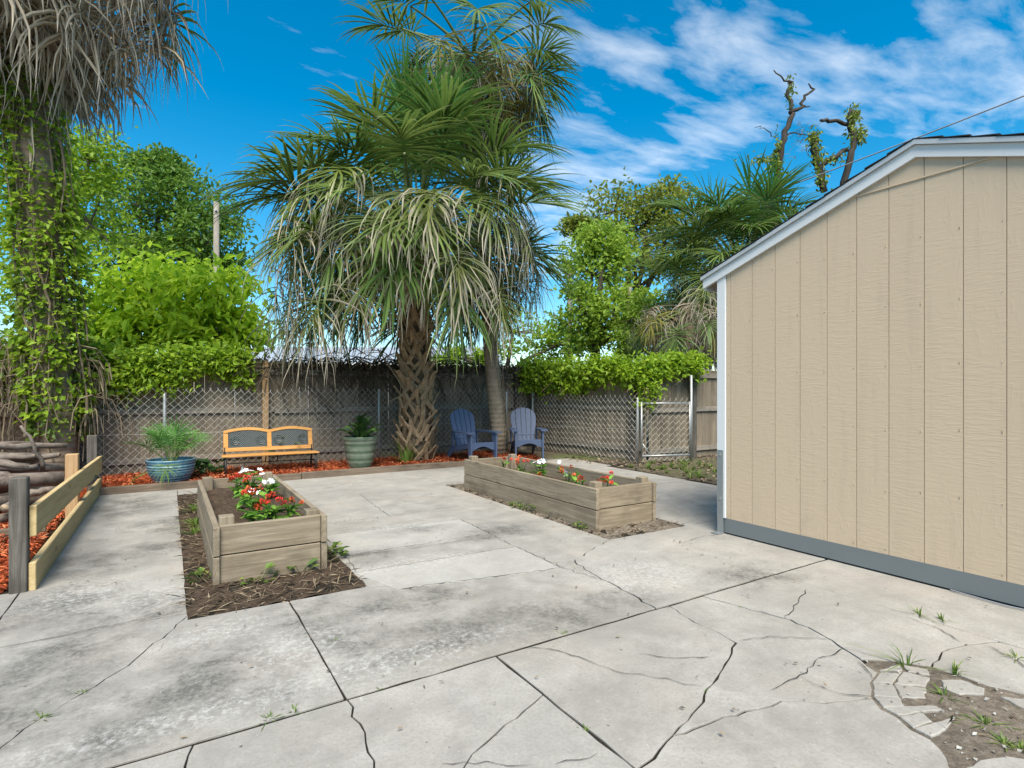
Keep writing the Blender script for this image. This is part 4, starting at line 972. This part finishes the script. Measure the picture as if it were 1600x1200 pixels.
# scaly palm
b1 = Vector((3.66, 9.0, .04)); p1 = empty('cabbage_palm', b1, 0, 'scaly trunk cabbage palm with broad shaggy crown behind the green pot', 'palm')
TH1 = 3.62
MB().tube([(0, 0, -.1), (0, 0, .3), (.01, 0, 1.2), (-.02, .02, 2.4), (-.05, .03, TH1)], [.25, .225, .205, .20, .17], 16).obj('trunk', M['trunkcore'], p1, True)
i = 0; z = .06
while z < 3.3:
    a = i*2.39996; rr = .225-.02*z; s = random.uniform(.85, 1.15)
    a += random.gauss(0, .22); obj('leaf_base', BOOT, p1, (math.cos(a)*rr-.015*z, math.sin(a)*rr, z+random.uniform(-.05, .05)), (random.gauss(.0, .22), random.gauss(0, .22), a-R(90)), s); i += 1; z += .021
crown(p1, (-.05, .03, TH1+.1), [('up', 9, .8, .5), ('high', 18, .6, .2), ('mid', 26, .35, -.1), ('low', 15, 0, -.3), ('low', 10, .5, .2), ('old', 34, .3, -.35), ('skirt', 26, -.15, -.8)], 1.07, .14, .75)
for (dx, dy, dz) in ((-1.0, -.35, 3.95), (.95, -.5, 3.85), (.15, -.9, 3.7)):
    b = MB()
    for q in range(170):
        d = Vector((random.gauss(0, 1), random.gauss(0, 1), random.gauss(-.2, 1))).normalized(); c = Vector((dx, dy, dz))+d*random.uniform(.02, .2); b.tube([c, c+d*.09+Vector((random.gauss(0, .04), random.gauss(0, .04), -.05)), c+d*.15+Vector((0, 0, -.13))], [.004, .003, .001], 3, cap=False)
    b.tube([(0, 0, 4.0), (dx*.5, dy*.5, dz+.35), (dx, dy, dz)], [.02, .015, .01], 5); b.obj('seed_cluster', M['twig'], p1)
# smooth palm
b2 = Vector((5.32, 8.98, .04)); p2 = empty('tall_cabbage_palm', b2, 0, 'tall cabbage palm with smooth slender trunk between the blue chairs', 'palm')
path = [(0, 0, -.1), (-.03, .02, .5), (-.10, .06, 1.3), (-.17, .10, 2.3), (-.26, .16, 3.8), (-.36, .22, 5.4), (-.44, .27, 7.3)]
MB().tube(path, [.185, .152, .14, .136, .132, .13, .14], 18, wob=.015).obj('trunk', M['smoothtrunk'], p2, True)
b = MB()
for s in range(3):
    pts = []
    for j in range(16):
        t = j/15; z = .0+t*2.6; a = 4.6+s*.8+.5*math.sin(t*5+s); pts.append((-.07*z+.185*math.cos(a), .045*z+.185*math.sin(a), z))
    b.tube(pts, .007, 4)
b.obj('vine_stem', M['twig'], p2)
crown(p2, (-.44, .27, 7.25), [('mid', 14, .5, .2), ('low', 14, .4, .1), ('yellow', 26, .4, -.2), ('dead', 16, .1, -.5), ('dead_out', 16, .2, -.5), ('yellow', 8, -.1, -.4)], .82, .14, .8)
# palm behind the shed
c3 = at(1160, 430, 12.0); p3 = empty('bushy_cabbage_palm', (c3.x, c3.y, -.05), 0, 'bushy cabbage palm rising behind the shed roof', 'palm'); c3z = c3.z
MB().tube([(0, 0, -.1), (.05, 0, 1.5), (0, 0, c3z)], [.26, .22, .2], 14).obj('trunk', M['boot'], p3, True)
crown(p3, (0, 0, c3z-.1), [('up', 8, .7, .5), ('high', 28, .6, .2), ('mid', 26, .4, -.2), ('low', 30, .2, -.5), ('old', 30, .2, -.4)], .84, .14, .9)
c3b = at(1078, 480, 11.2); p3b = empty('leaning_palm', (c3b.x, c3b.y, -.05), 0, 'shaggy palm with brown skirt beside the shed corner trim', 'palm')
MB().tube([(0, 0, -.1), (0, 0, c3b.z)], [.2, .18], 12).obj('trunk', M['boot'], p3b, True)
crown(p3b, (0, 0, c3b.z), [('high', 5, .5, .2), ('low', 10, .2, -.1), ('yellow', 3, .1, -.1), ('skirt', 8, .3, -.1), ('dead_out', 22, .2, -.3), ('dead', 24, .1, -.5)], .62, .12, .6)
# vine-clad palm at the left
b0 = Vector((-1.20, 9.22, 0)); p0 = empty('vine_clad_palm', b0, 0, 'leaning palm trunk wrapped in green vines with hanging dead fronds', 'palm')
tp = [(0, 0, -.1), (-.02, 0, .7), (-.08, .02, 2.0), (-.20, .03, 3.6), (-.36, .05, 5.4), (-.46, .06, 7.3)]
MB().tube(tp, [.22, .19, .19, .19, .20, .21], 16, wob=.02).obj('trunk', M['smoothtrunk'], p0, True)
crown(p0, (-.45, .06, 7.35), [('high', 6, .6, .4), ('old', 8, .2, -.1), ('dead_out', 62, .1, -.6), ('dead', 26, -.2, -.8)], 1.13, .16, .9)
def along(tp_, t):
    s = t*(len(tp_)-1); i_ = min(int(s), len(tp_)-2); return Vector(tp_[i_]).lerp(Vector(tp_[i_+1]), s-i_)
def trunk_vines(n, tl, th, rmin, rmax, name, mat, parent, L, W, path_, bulge=None):
    P = np.zeros((n, 3)); D = np.zeros((n, 3))
    cl_ = [(random.uniform(tl, th), random.uniform(0, 6.283)) for _ in range(max(6, n//45))]
    for i_ in range(n):
        t, a = random.choice(cl_); t = min(th, max(tl, t+random.gauss(0, .03))); a += random.gauss(0, .45); c = along(path_, t); rr = random.uniform(rmin, rmax)*(bulge(t) if bulge else 1); P[i_] = (c.x+math.cos(a)*rr, c.y+math.sin(a)*rr, c.z+random.gauss(0, .05)); D[i_] = (math.cos(a)+random.gauss(0, .6), math.sin(a)+random.gauss(0, .6), random.gauss(-.5, .5))
    N_ = D*0+rand_dirs(n)*.6+np.array([0, 0, .8]); return leaves(name, P, D, N_, L*(.4+1.25*rng.random(n)**1.4), W, mat, parent)
trunk_vines(4600, .24, .80, .19, .36, 'vine_foliage', M['vine'], p0, .085, .065, tp, lambda t: 1.25-.75*abs(t-.5))
trunk_vines(2400, .20, .93, .20, .32, 'vine_foliage', M['vine_dark'], p0, .08, .06, tp)
b = MB()
for s in range(34):
    t0 = random.uniform(.10, .6); a = random.uniform(3.4, 6.4); pts = []
    for j in range(7):
        t = t0+j*.06; c = along(tp, min(.97, t)); a += random.gauss(0, .25); rr = .22+random.uniform(0, .08)+(.12*(1-j/6) if s % 3 == 0 else 0); pts.append((c.x+math.cos(a)*rr, c.y+math.sin(a)*rr, c.z))
    b.tube(pts, random.uniform(.006, .014), 5)
b.obj('vine_stem', M['twig'], p0)

# ------------------------------------------------------------------ pots
def pot(prof, ribs, mat, loc, label, name):
    r = empty(name, loc, random.uniform(0, 6), label, 'plant pot'); pr = []
    for (a, za), (c, zc_) in zip(prof, prof[1:]):
        n = max(1, int(abs(zc_-za)/.008))
        for i in range(n):
            t = i/n; pr.append((a+(c-a)*t, za+(zc_-za)*t))
    pr.append(prof[-1]); hmax = max(z for _, z in prof); top_i = max(range(len(pr)), key=lambda i_: pr[i_][1])
    pr = [(rr+(ribs[1]*math.sin(zz*ribs[0]) if i_ < top_i-4 and .02 < zz else 0), zz) for i_, (rr, zz) in enumerate(pr)]
    MB().lathe(pr, 48).obj('pot', mat, r, True); return r
bp_ = pot([(.0, 0), (.17, 0), (.195, .02), (.255, .12), (.275, .22), (.27, .26), (.285, .275), (.285, .305), (.265, .305), (.255, .26), (.0, .25)], (205, .0045), M['bluepot'], (.03, 8.47, .045), 'wide ribbed blue glazed pot with a small fan palm', 'plant_pot')
MB().lathe([(0, .262), (.2, .265), (.256, .262)], 24).obj('soil', M['soil'], bp_)
pp = empty('potted_fan_palm', (.03, 8.47, .30), 0, 'young green fan palm growing in the blue pot', 'plant')
frond_set('pot', (84, 70, 52), .34, .40, .35, M['frond_young'], nseg=26, fan=115); frond_set('pot2', (8, -15), .40, .34, .9, M['frond'], nseg=22)
crown(pp, (0, 0, -.02), [('pot', 15, .2, 0), ('pot2', 3, 0, 0)], .82, .03, .2)
dp = pp.copy(); 
gp = pot([(.0, 0), (.15, 0), (.165, .02), (.20, .15), (.238, .38), (.25, .46), (.268, .475), (.268, .515), (.248, .515), (.235, .46), (.0, .44)], (110, .0014), M['greenpot'], (2.50, 8.42, .03), 'tall tapered olive green glazed pot with dark fern', 'plant_pot')
MB().lathe([(0, .452), (.2, .455), (.236, .452)], 24).obj('soil', M['soil'], gp)
cy = empty('potted_fern', (2.50, 8.42, .48), 0, 'low dark green feathery plant growing in the green pot', 'plant')
def pinnate(seed, L=.36):
    rd = random.Random(seed); b = MB(); pts = []; tn = []; n = 16
    for i in range(n+1):
        t = i/n; pts.append(Vector((L*t, 0, .20*math.sin(t*2.1)*L/.36-.05*t)))
    b.tube(pts, [.005*(1-t/n)+.001 for t in range(n+1)], 4); 
    for i in range(2, n):
        for s in (-1, 1):
            p = pts[i]; l = .10*math.sin(math.pi*min(1, i/n+.12))+.015; d = Vector((.45, s, .25)).normalized(); q = len(b.v); w = Vector((.010, 0, 0)); b.v += [tuple(p-w), tuple(p+d*l*.6-w*.9+Vector((0, 0, .004))), tuple(p+d*l), tuple(p+d*l*.6+w), tuple(p+w)]; b.f.append((q, q+1, q+2, q+3, q+4)); b.m.append(0)
    rr = rd.random(); return mesh('frond', b.v, b.f, M['cycad'], False, {'tint': [rr]*len(b.v)})
PN = [pinnate(i_) for i_ in range(4)]
for i in range(22): obj('frond', PN[i % 4], cy, (0, 0, -.03), (random.gauss(0, .2), random.uniform(-1.0, .0), i*2.4), random.uniform(.85, 1.3))

# dark dry plant beside the blue pot, small greens at the palm foot
leafy_weed(.48, 9.0, .05, 40, .22, .16, 'dark drooping leafy plant between blue pot and bench', None, M['cycad'])
tuft('bromeliad', 3.35, 8.72, .05, 22, .42, .55, 'strappy green plant at the foot of the scaly palm', None, M['weed'], .035)
leafy_weed(1.62, 9.35, .25, 60, .35, .07, 'sparse weed growing through the wire behind bench', None, M['vine_dark'])

# ------------------------------------------------------------------ trees beyond the fence
def tree(name, label, base, trunk_h, clumps, n_cl, per, L, W, mat, cat='tree', bark='bark', droop=.0, r0=.16, group=None, spread=.29, zb=.35):
    base = Vector(base); r = empty(name, base, 0, label, cat, group); b = MB(); P = []
    ends = []
    for (c, rad) in clumps:
        c = Vector(c)-base
        for q in range(n_cl):
            d = Vector((random.gauss(0, 1), random.gauss(0, 1), random.gauss(.15, 1))).normalized(); k_ = random.uniform(.45, 1.05)**.6
            e = c+Vector((d.x*rad[0]*k_, d.y*rad[1]*k_, d.z*rad[2]*k_)); ends.append((e, c, rad))
    top = Vector((0, 0, trunk_h)); b.tube([(0, 0, -.2), (random.gauss(0, .08), random.gauss(0, .08), trunk_h*.5), top], [r0*1.25, r0, r0*.8], 10, wob=.06)
    for (c, rad) in clumps:
        c = Vector(c)-base; m_ = top.lerp(c, .5)+Vector((random.gauss(0, .2), random.gauss(0, .2), random.gauss(0, .15))); b.tube([top*.85, m_, c], [r0*.6, r0*.42, r0*.25], 7, wob=.06)
    for (e, c, rad) in ends[::3]: b.tube([c, c.lerp(e, .55)+Vector((random.gauss(0, .1), random.gauss(0, .1), .05)), e], [r0*.2, r0*.12, .008], 4, cap=False)
    b.obj('trunk', M[bark], r, True)
    n = len(ends)*per; E_ = np.repeat(np.array([e for e, _, _ in ends]), per, 0); sc = np.repeat(np.array([min(rad) for _, _, rad in ends]), per)[:, None]
    off = rng.normal(size=(n, 3))*np.array([1, 1, .62])*spread*sc; P = E_+off; D = off*.6/ (np.abs(off).max()+1e-6)*2+rand_dirs(n)*.8+np.array([0, 0, -droop]); N_ = rand_dirs(n)*.75+np.array([0, 0, zb+.45])
    tint = np.clip(np.repeat(rng.random(len(ends)), per)*.45+rng.random(n)*.6-.03, 0, 1)
    leaves('crown', P, D, N_, L*(.4+1.25*rng.random(n)**1.4), W*(.7+.6*rng.random(n)), mat, r, tint=tint); return r
A = at
def gnd(v): return (v.x, v.y, -.07)
tree('oak_tree', 'dark green spreading tree behind the bright lime bush', gnd(A(235, 400, 18)), 4.6, [(A(215, 315, 18), (1.9, 1.6, 1.2)), (A(280, 330, 18.5), (1.6, 1.5, 1.3)), (A(330, 375, 18), (.95, 1.0, 1.1)), (A(190, 390, 17.5), (1.6, 1.5, 1.0)), (A(255, 265, 18.5), (.9, .9, .55)), (A(280, 410, 18), (1.6, 1.4, .7))], 42, 62, .17, .10, M['oak'])
tree('left_tree', 'loose mid green tree behind the vine clad palm', gnd(A(70, 400, 14)), 3.8, [(A(60, 290, 14), (1.3, 1.2, 1.5)), (A(140, 250, 14), (.8, .8, .75)), (A(10, 420, 13.5), (1.0, 1.0, 1.2)), (A(140, 350, 14), (.9, 1.0, 1.1))], 24, 52, .14, .085, M['vine'])
tree('lime_bush', 'bright lime green bush with large leaves above the fence', gnd(A(262, 500, 12)), 1.8, [(A(200, 475, 12), (.85, .7, .72)), (A(270, 455, 12.2), (.95, .8, .72)), (A(340, 465, 12), (.7, .7, .72)), (A(230, 520, 11.9), (1.1, .6, .35)), (A(345, 515, 12), (.8, .6, .5)), (A(165, 520, 12), (.5, .5, .5))], 30, 36, .20, .12, M['lime'], 'bush', droop=.45, r0=.07, spread=.40)
tree('bright_tree', 'bright green leafy tree right of the utility pole', gnd(A(930, 480, 15)), 3.0, [(A(925, 430, 15), (.85, .9, 1.1)), (A(905, 500, 14.6), (.55, .7, .9)), (A(960, 505, 14.6), (.95, .8, .9)), (A(945, 385, 15.2), (.7, .8, .6)), (A(1015, 500, 14.8), (.7, .7, .9))], 30, 60, .13, .09, M['bright'])
tree('olive_tree', 'taller olive brown leafed tree behind the bright green tree', gnd(A(985, 420, 17.5)), 4.2, [(A(960, 330, 17.5), (.9, .9, .8)), (A(905, 358, 18), (.6, .7, .35)), (A(1010, 350, 17.3), (.9, .9, 1.0)), (A(1045, 320, 17.2), (.75, .8, .65)), (A(990, 410, 17), (1.0, .9, .8)), (A(1060, 400, 17), (.9, .9, 1.1))], 26, 52, .14, .09, M['olive'])
tree('dark_shrub', 'dense green shrub between vine hedge and shaggy palm', gnd(A(1005, 540, 13.2)), 1.7, [(A(1005, 535, 13.2), (.55, .6, .45)), (A(985, 500, 13.4), (.45, .5, .6))], 26, 56, .10, .07, M['bright'], 'shrub', r0=.06)
tree('pale_tree', 'pale green tree glimpsed behind the scaly palm crown', gnd(A(790, 540, 19)), 2.2, [(A(800, 520, 19), (1.5, 1.0, .9)), (A(870, 540, 19), (.9, .9, .6)), (A(720, 560, 19), (1.0, .8, .4))], 26, 46, .15, .10, M['vine'])
# vine-hung trunk
v_ = A(982, 540, 14.2); vt = empty('vine_hung_trunk', (v_.x, v_.y, -.07), 0, 'thin grey trunk hung with vines between two green trees', 'tree')
MB().tube([(0, 0, 0), (.02, 0, 1.6), (-.03, 0, 3.0), (.05, 0, 4.0)], [.12, .10, .08, .04], 9, wob=.08).obj('trunk', M['pole'], vt, True)
trunk_vines(900, .35, .98, .08, .35, 'vine_foliage', M['bright'], vt, .11, .07, [(0, 0, 0), (.02, 0, 1.6), (-.03, 0, 3.0), (.05, 0, 4.1)])

# hedge-like vines lying over the fences
def hedge(name, label, path_, z0, z1, thick, n, L, W, mat, hangs=.3, cat='vine'):
    pa = [Vector((*p, 0)) for p in path_]; seg = [(b_-a).length for a, b_ in zip(pa, pa[1:])]; tot = sum(seg); r = empty(name, (pa[0].x, pa[0].y, 0), 0, label, cat)
    ncl = max(20, n//42); cl_ = []
    for _ in range(ncl):
        s = random.random()*tot; i_ = 0
        while s > seg[i_]: s -= seg[i_]; i_ += 1
        d = (pa[i_+1]-pa[i_]).normalized(); nn = Vector((d.y, -d.x, 0)); c = pa[i_]+d*s
        low = z0+(.12*math.sin(c.x*2.7)+.10*math.sin(c.x*6.1+c.y*3)); z = low+(z1-low)*random.random()**.8
        cl_.append(c+nn*(random.uniform(-.3, 1.0)*thick)+Vector((0, 0, z+.06*math.sin(c.x*3.3))))
    per = n//ncl; E_ = np.repeat(np.array([list(c) for c in cl_]), per, 0); m_ = len(E_); off = rng.normal(size=(m_, 3))*np.array([.10, .08, .075]); P = E_+off-np.array([pa[0].x, pa[0].y, 0])
    D = rand_dirs(m_)*.9+np.array([-.1, -.4, -hangs]); N_ = rand_dirs(m_)*.6+np.array([-.1, -.3, .8]); tint = np.clip(np.repeat(rng.random(len(cl_)), per)*.5+rng.random(m_)*.55, 0, 1)
    leaves('foliage', P, D, N_, L*(.4+1.25*rng.random(m_)**1.4), W*(.5+.8*rng.random(m_)), mat, r, tint=tint)
    b = MB()
    for _ in range(40):
        c = random.choice(cl_)-Vector((pa[0].x, pa[0].y, 0)); b.tube([c, c+Vector((random.gauss(0, .1), random.gauss(0, .05), -.15)), c+Vector((random.gauss(0, .15), random.gauss(0, .05), -.35))], .005, 4, cap=False)
    tag(b.obj('stem', M['twig'], r), kind='stuff'); return r
hedge('fence_vine', 'lime green vine draped over the fence behind the blue pot', [(-2.4, 9.72), (1.02, 9.72)], 1.34, 1.86, .20, 9000, .085, .06, M['vine'])
hedge('fence_vine', 'green vine spilling over the fence corner right of the palms', [(6.30, 9.65), (6.52, 9.45), (7.02, 7.0), (8.35, 6.92)], 1.42, 1.84, .20, 9500, .09, .065, M['vine'])
hedge('fence_vine', 'thin vine strand hanging down by the wire gate', [(6.95, 6.95), (7.25, 6.9)], .95, 1.6, .10, 700, .075, .055, M['vine'])
# dark dry vines on top of the fence between the palms
b = MB()
for _ in range(380):
    x = random.choice((random.uniform(1.0, 6.4), random.gauss(3.0, .5))); z = random.uniform(1.5, 1.82); c = Vector((x, 9.78+random.gauss(-.06, .1), z)); d = Vector((random.gauss(0, .22), random.gauss(0, .08), random.gauss(-.05, .14))); b.tube([c, c+d+Vector((0, 0, .03)), c+d*2+Vector((0, 0, random.uniform(-.25, 0)))], random.uniform(.004, .010), 4, cap=False)
dv = empty('dry_vine', (3.5, 9.7, 0), 0, 'dark dry leafless vine matted on fence top between the palms', 'vine'); b.v = [tuple(Vector(p)-Vector((3.5, 9.7, 0))) for p in b.v]; b.obj('stems', M['twig_dark'], dv)
n = 1500; P = np.stack([rng.uniform(-2.6, 3.0, n), rng.normal(0, .1, n)+.06, 1.70+rng.normal(0, .055, n)], 1); leaves('dead_leaves', P, rand_dirs(n)+np.array([0, 0, -.4]), rand_dirs(n), .07, .05, leafmat('dark_dry_leaf', (.03, .026, .016), (.06, .052, .03), (.10, .11, .04), .1), dv)
# pale bare branches in front of the dark vine
bb = MB()
for pts in ([(590, 545), (620, 590), (640, 625), (660, 645)], [(660, 560), (645, 600), (625, 620), (606, 628)], [(600, 470), (615, 515), (640, 550), (670, 575)], [(560, 515), (600, 512), (640, 520)]):
    bb.tube([A(x, y, 9.1) for x, y in pts], [.013, .011, .009, .005][:len(pts)], 6)
for _ in range(60):
    c = A(random.uniform(560, 690), random.uniform(480, 570), 9.2); bb.tube([c, c+Vector((random.gauss(0, .12), random.gauss(0, .1), random.gauss(0, .12)))], .0035, 3, cap=False)
bo = bb.obj('bare_branch', M['twig']); tag(bo, 'pale bare branches crossing in front of the dark fence vine', 'branch')
# straw-coloured tangle at the foot of the vine-clad palm
b = MB()
for _ in range(480):
    x = random.uniform(-3.2, -.75); y = 9.25+random.gauss(0, .12); z = random.uniform(.95, 2.0)-.1*abs(x+1.4); c = Vector((x, y, z)); a = random.gauss(0, .5); L = random.uniform(.25, .6); b.tube([c, c+Vector((math.sin(a)*L*.5, random.gauss(-.05, .05), -.1*L)), c+Vector((math.sin(a)*L*.8, random.gauss(-.06, .06), -.5*L)), c+Vector((math.sin(a)*L*.9, random.gauss(-.06, .06), -L))], random.uniform(.004, .009), 4, cap=False)
tg = empty('dry_tangle', (-1.8, 9.2, 0), 0, 'straw coloured tangle of dry vine stems around the leaning palm foot', 'vine'); b.v = [tuple(Vector(p)-Vector((-1.8, 9.2, 0))) for p in b.v]; b.obj('stems', M['twig'], tg)
n = 1500; P = np.stack([rng.uniform(-1.4, 1.0, n), rng.normal(.03, .13, n), rng.uniform(1.1, 2.3, n)], 1); P = P[:450]; n = 450; leaves('foliage', P, rand_dirs(n)+np.array([0, -.3, -.3]), rand_dirs(n)*.6+np.array([0, -.2, .8]), .085, .06, M['vine_dark'], tg)

# ------------------------------------------------------------------ dead snags with ivy
def snag(name, label, Y, lines, ivy):
    base = A(lines[0][0][0], lines[0][0][1], Y); r = empty(name, (base.x, base.y, -.07), 0, label, 'dead tree'); o_ = Vector((base.x, base.y, -.07)); b = MB()
    for li, ln in enumerate(lines):
        pts = [A(x, y, Y)+Vector((random.gauss(0, .04), random.gauss(0, .04), 0)) for x, y, _ in ln]; rd = [w*.8*Y/FPX/2 for _, _, w in ln]
        if li == 0: pts = [Vector((base.x, base.y, -.1)), Vector((base.x, base.y, base.z*.5))]+pts; rd = [rd[0]*1.5, rd[0]*1.25]+rd
        # finer, crooked course
        fp = [pts[0]]; fr = [rd[0]]
        for (p, q, a_, c_) in zip(pts, pts[1:], rd, rd[1:]):
            for t in (.33, .66, 1): fp.append(p.lerp(q, t)+(Vector((random.gauss(0, .03), random.gauss(0, .03), random.gauss(0, .02))) if t < 1 else Vector())); fr.append(a_+(c_-a_)*t)
        b.tube([p-o_ for p in fp], fr, 8, wob=.07)
    b.obj('trunk', M['snag'], r, True); Pp = []
    for (x, y, rx, ry, n) in ivy:
        for _ in range(n): Pp.append(A(random.gauss(x, rx), random.gauss(y, ry), Y+random.gauss(0, .12))-o_)
    P = np.array([list(p) for p in Pp]); n = len(P); leaves('ivy', P, rand_dirs(n)+np.array([0, 0, -.9]), rand_dirs(n)*.7+np.array([0, 0, .5]), .10*(.5+rng.random(n)), .06, M['moss'], r); return r
snag('dead_tree', 'tall dead tree with forked bare branches above the palm', 14, [[(1213, 300, 13), (1215, 240, 12), (1224, 205, 11), (1236, 178, 9)], [(1236, 180, 8), (1230, 150, 7), (1236, 126, 6)], [(1236, 128, 4), (1222, 122, 3), (1208, 109, 2)], [(1236, 178, 8), (1252, 167, 7), (1258, 150, 5), (1272, 138, 4), (1266, 130, 2)], [(1256, 165, 4), (1266, 166, 2)], [(1224, 214, 4), (1240, 208, 3), (1262, 213, 1.5)], [(1208, 212, 2), (1196, 200, 1.5), (1186, 196, 1)]],
     [(1214, 245, 3, 22, 190), (1236, 130, 2.5, 7, 40), (1195, 248, 14, 4, 120), (1213, 262, 7, 8, 120), (1233, 155, 2.5, 12, 30)])
snag('dead_tree', 'ivy topped dead stump tree with stubby limbs above the shed roof', 13.5, [[(1318, 300, 13), (1326, 250, 12), (1332, 215, 11), (1331, 190, 12), (1333, 174, 10)], [(1330, 192, 9), (1310, 189, 7), (1296, 187, 7), (1282, 188, 5)], [(1328, 232, 9), (1308, 245, 9), (1284, 260, 10)], [(1284, 300, 13), (1282, 262, 12), (1272, 235, 11), (1270, 212, 11)]],
     [(1334, 180, 5, 9, 150), (1344, 210, 4, 6, 100), (1332, 205, 4, 14, 80), (1271, 218, 5, 9, 150), (1277, 245, 5, 16, 130), (1305, 248, 10, 5, 60), (1284, 275, 5, 12, 80)])
b = MB()
for _ in range(46):
    c = A(random.gauss(1252, 14), random.gauss(220, 14), 14); d = Vector((random.gauss(0, .16), random.gauss(0, .16), random.gauss(0, .16))); b.tube([c, c+d*.6+Vector((0, 0, .03)), c+d], .005, 3, cap=False)
tw = b.obj('bare_twigs', M['twig']); tag(tw, 'fine bare twigs hanging between the two dead trees', 'branch', kind='stuff')

# ------------------------------------------------------------------ poles, cable, far house
def upole(px, y0, Y, w, label):
    c = A(px, y0, Y); r = empty('utility_pole', (c.x, c.y, -.07), 0, label, 'pole'); MB().tube([(0, 0, 0), (0, 0, c.z*.6), (0, 0, c.z)], [w*1.1, w, w*.85], 10).obj('pole', M['pole'], r, True)
    MB().tube([(-.03, -.12, c.z-.25), (.03, .1, c.z-.25)], .03, 6).obj('bracket', M['galv'], r); return c
c1 = upole(890, 403, 18.5, .085, 'slim grey utility pole right of the big palm')
upole(338, 312, 15.5, .085, 'grey wooden pole standing among the dark tree leaves')
e = A(1640, 134, 9.5); pts = []
for i in range(25):
    t = i/24; p = (c1+Vector((0, 0, -.12))).lerp(e, t); pts.append(p+Vector((0, 0, -.35*4*t*(1-t)*.35)))
pts.append(A(2300, -90, 7.0))
o = MB().tube(pts, .013, 6).obj('power_cable', M['cable']); tag(o, 'grey twisted power cable crossing the sky above the shed', 'cable')
hc = A(560, 552, 27); hr = empty('distant_house', (hc.x, hc.y, -.07), -YAW, 'pale low house with grey roof beyond the fence', 'house')
MB().box((0, 3, 1.35), (13, 6, 2.7)).obj('wall', M['house'], hr)
rf = MB(); rf.prism([(-.5, 2.70), (6.5, 2.70), (3.0, 3.75)], 13.8, (0, 0, 0), (0, 1, 0), (0, 0, 1)).obj('roof', M['roofgrey'], hr)
MB().box((0, -.53, 2.64), (13.8, .05, .16)).obj('fascia', M['fascia'], hr)
for x in (-4.5, -1.2, 2.2, 4.6): w_ = MB().box((x, -.02, 1.6), (1.2, .05, 1.0)).obj('window', M['dark'], hr); MB().box((x, -.05, 1.06), (1.35, .08, .07)).obj('sill', M['fascia'], w_)

bpy.data.objects.remove(dp)
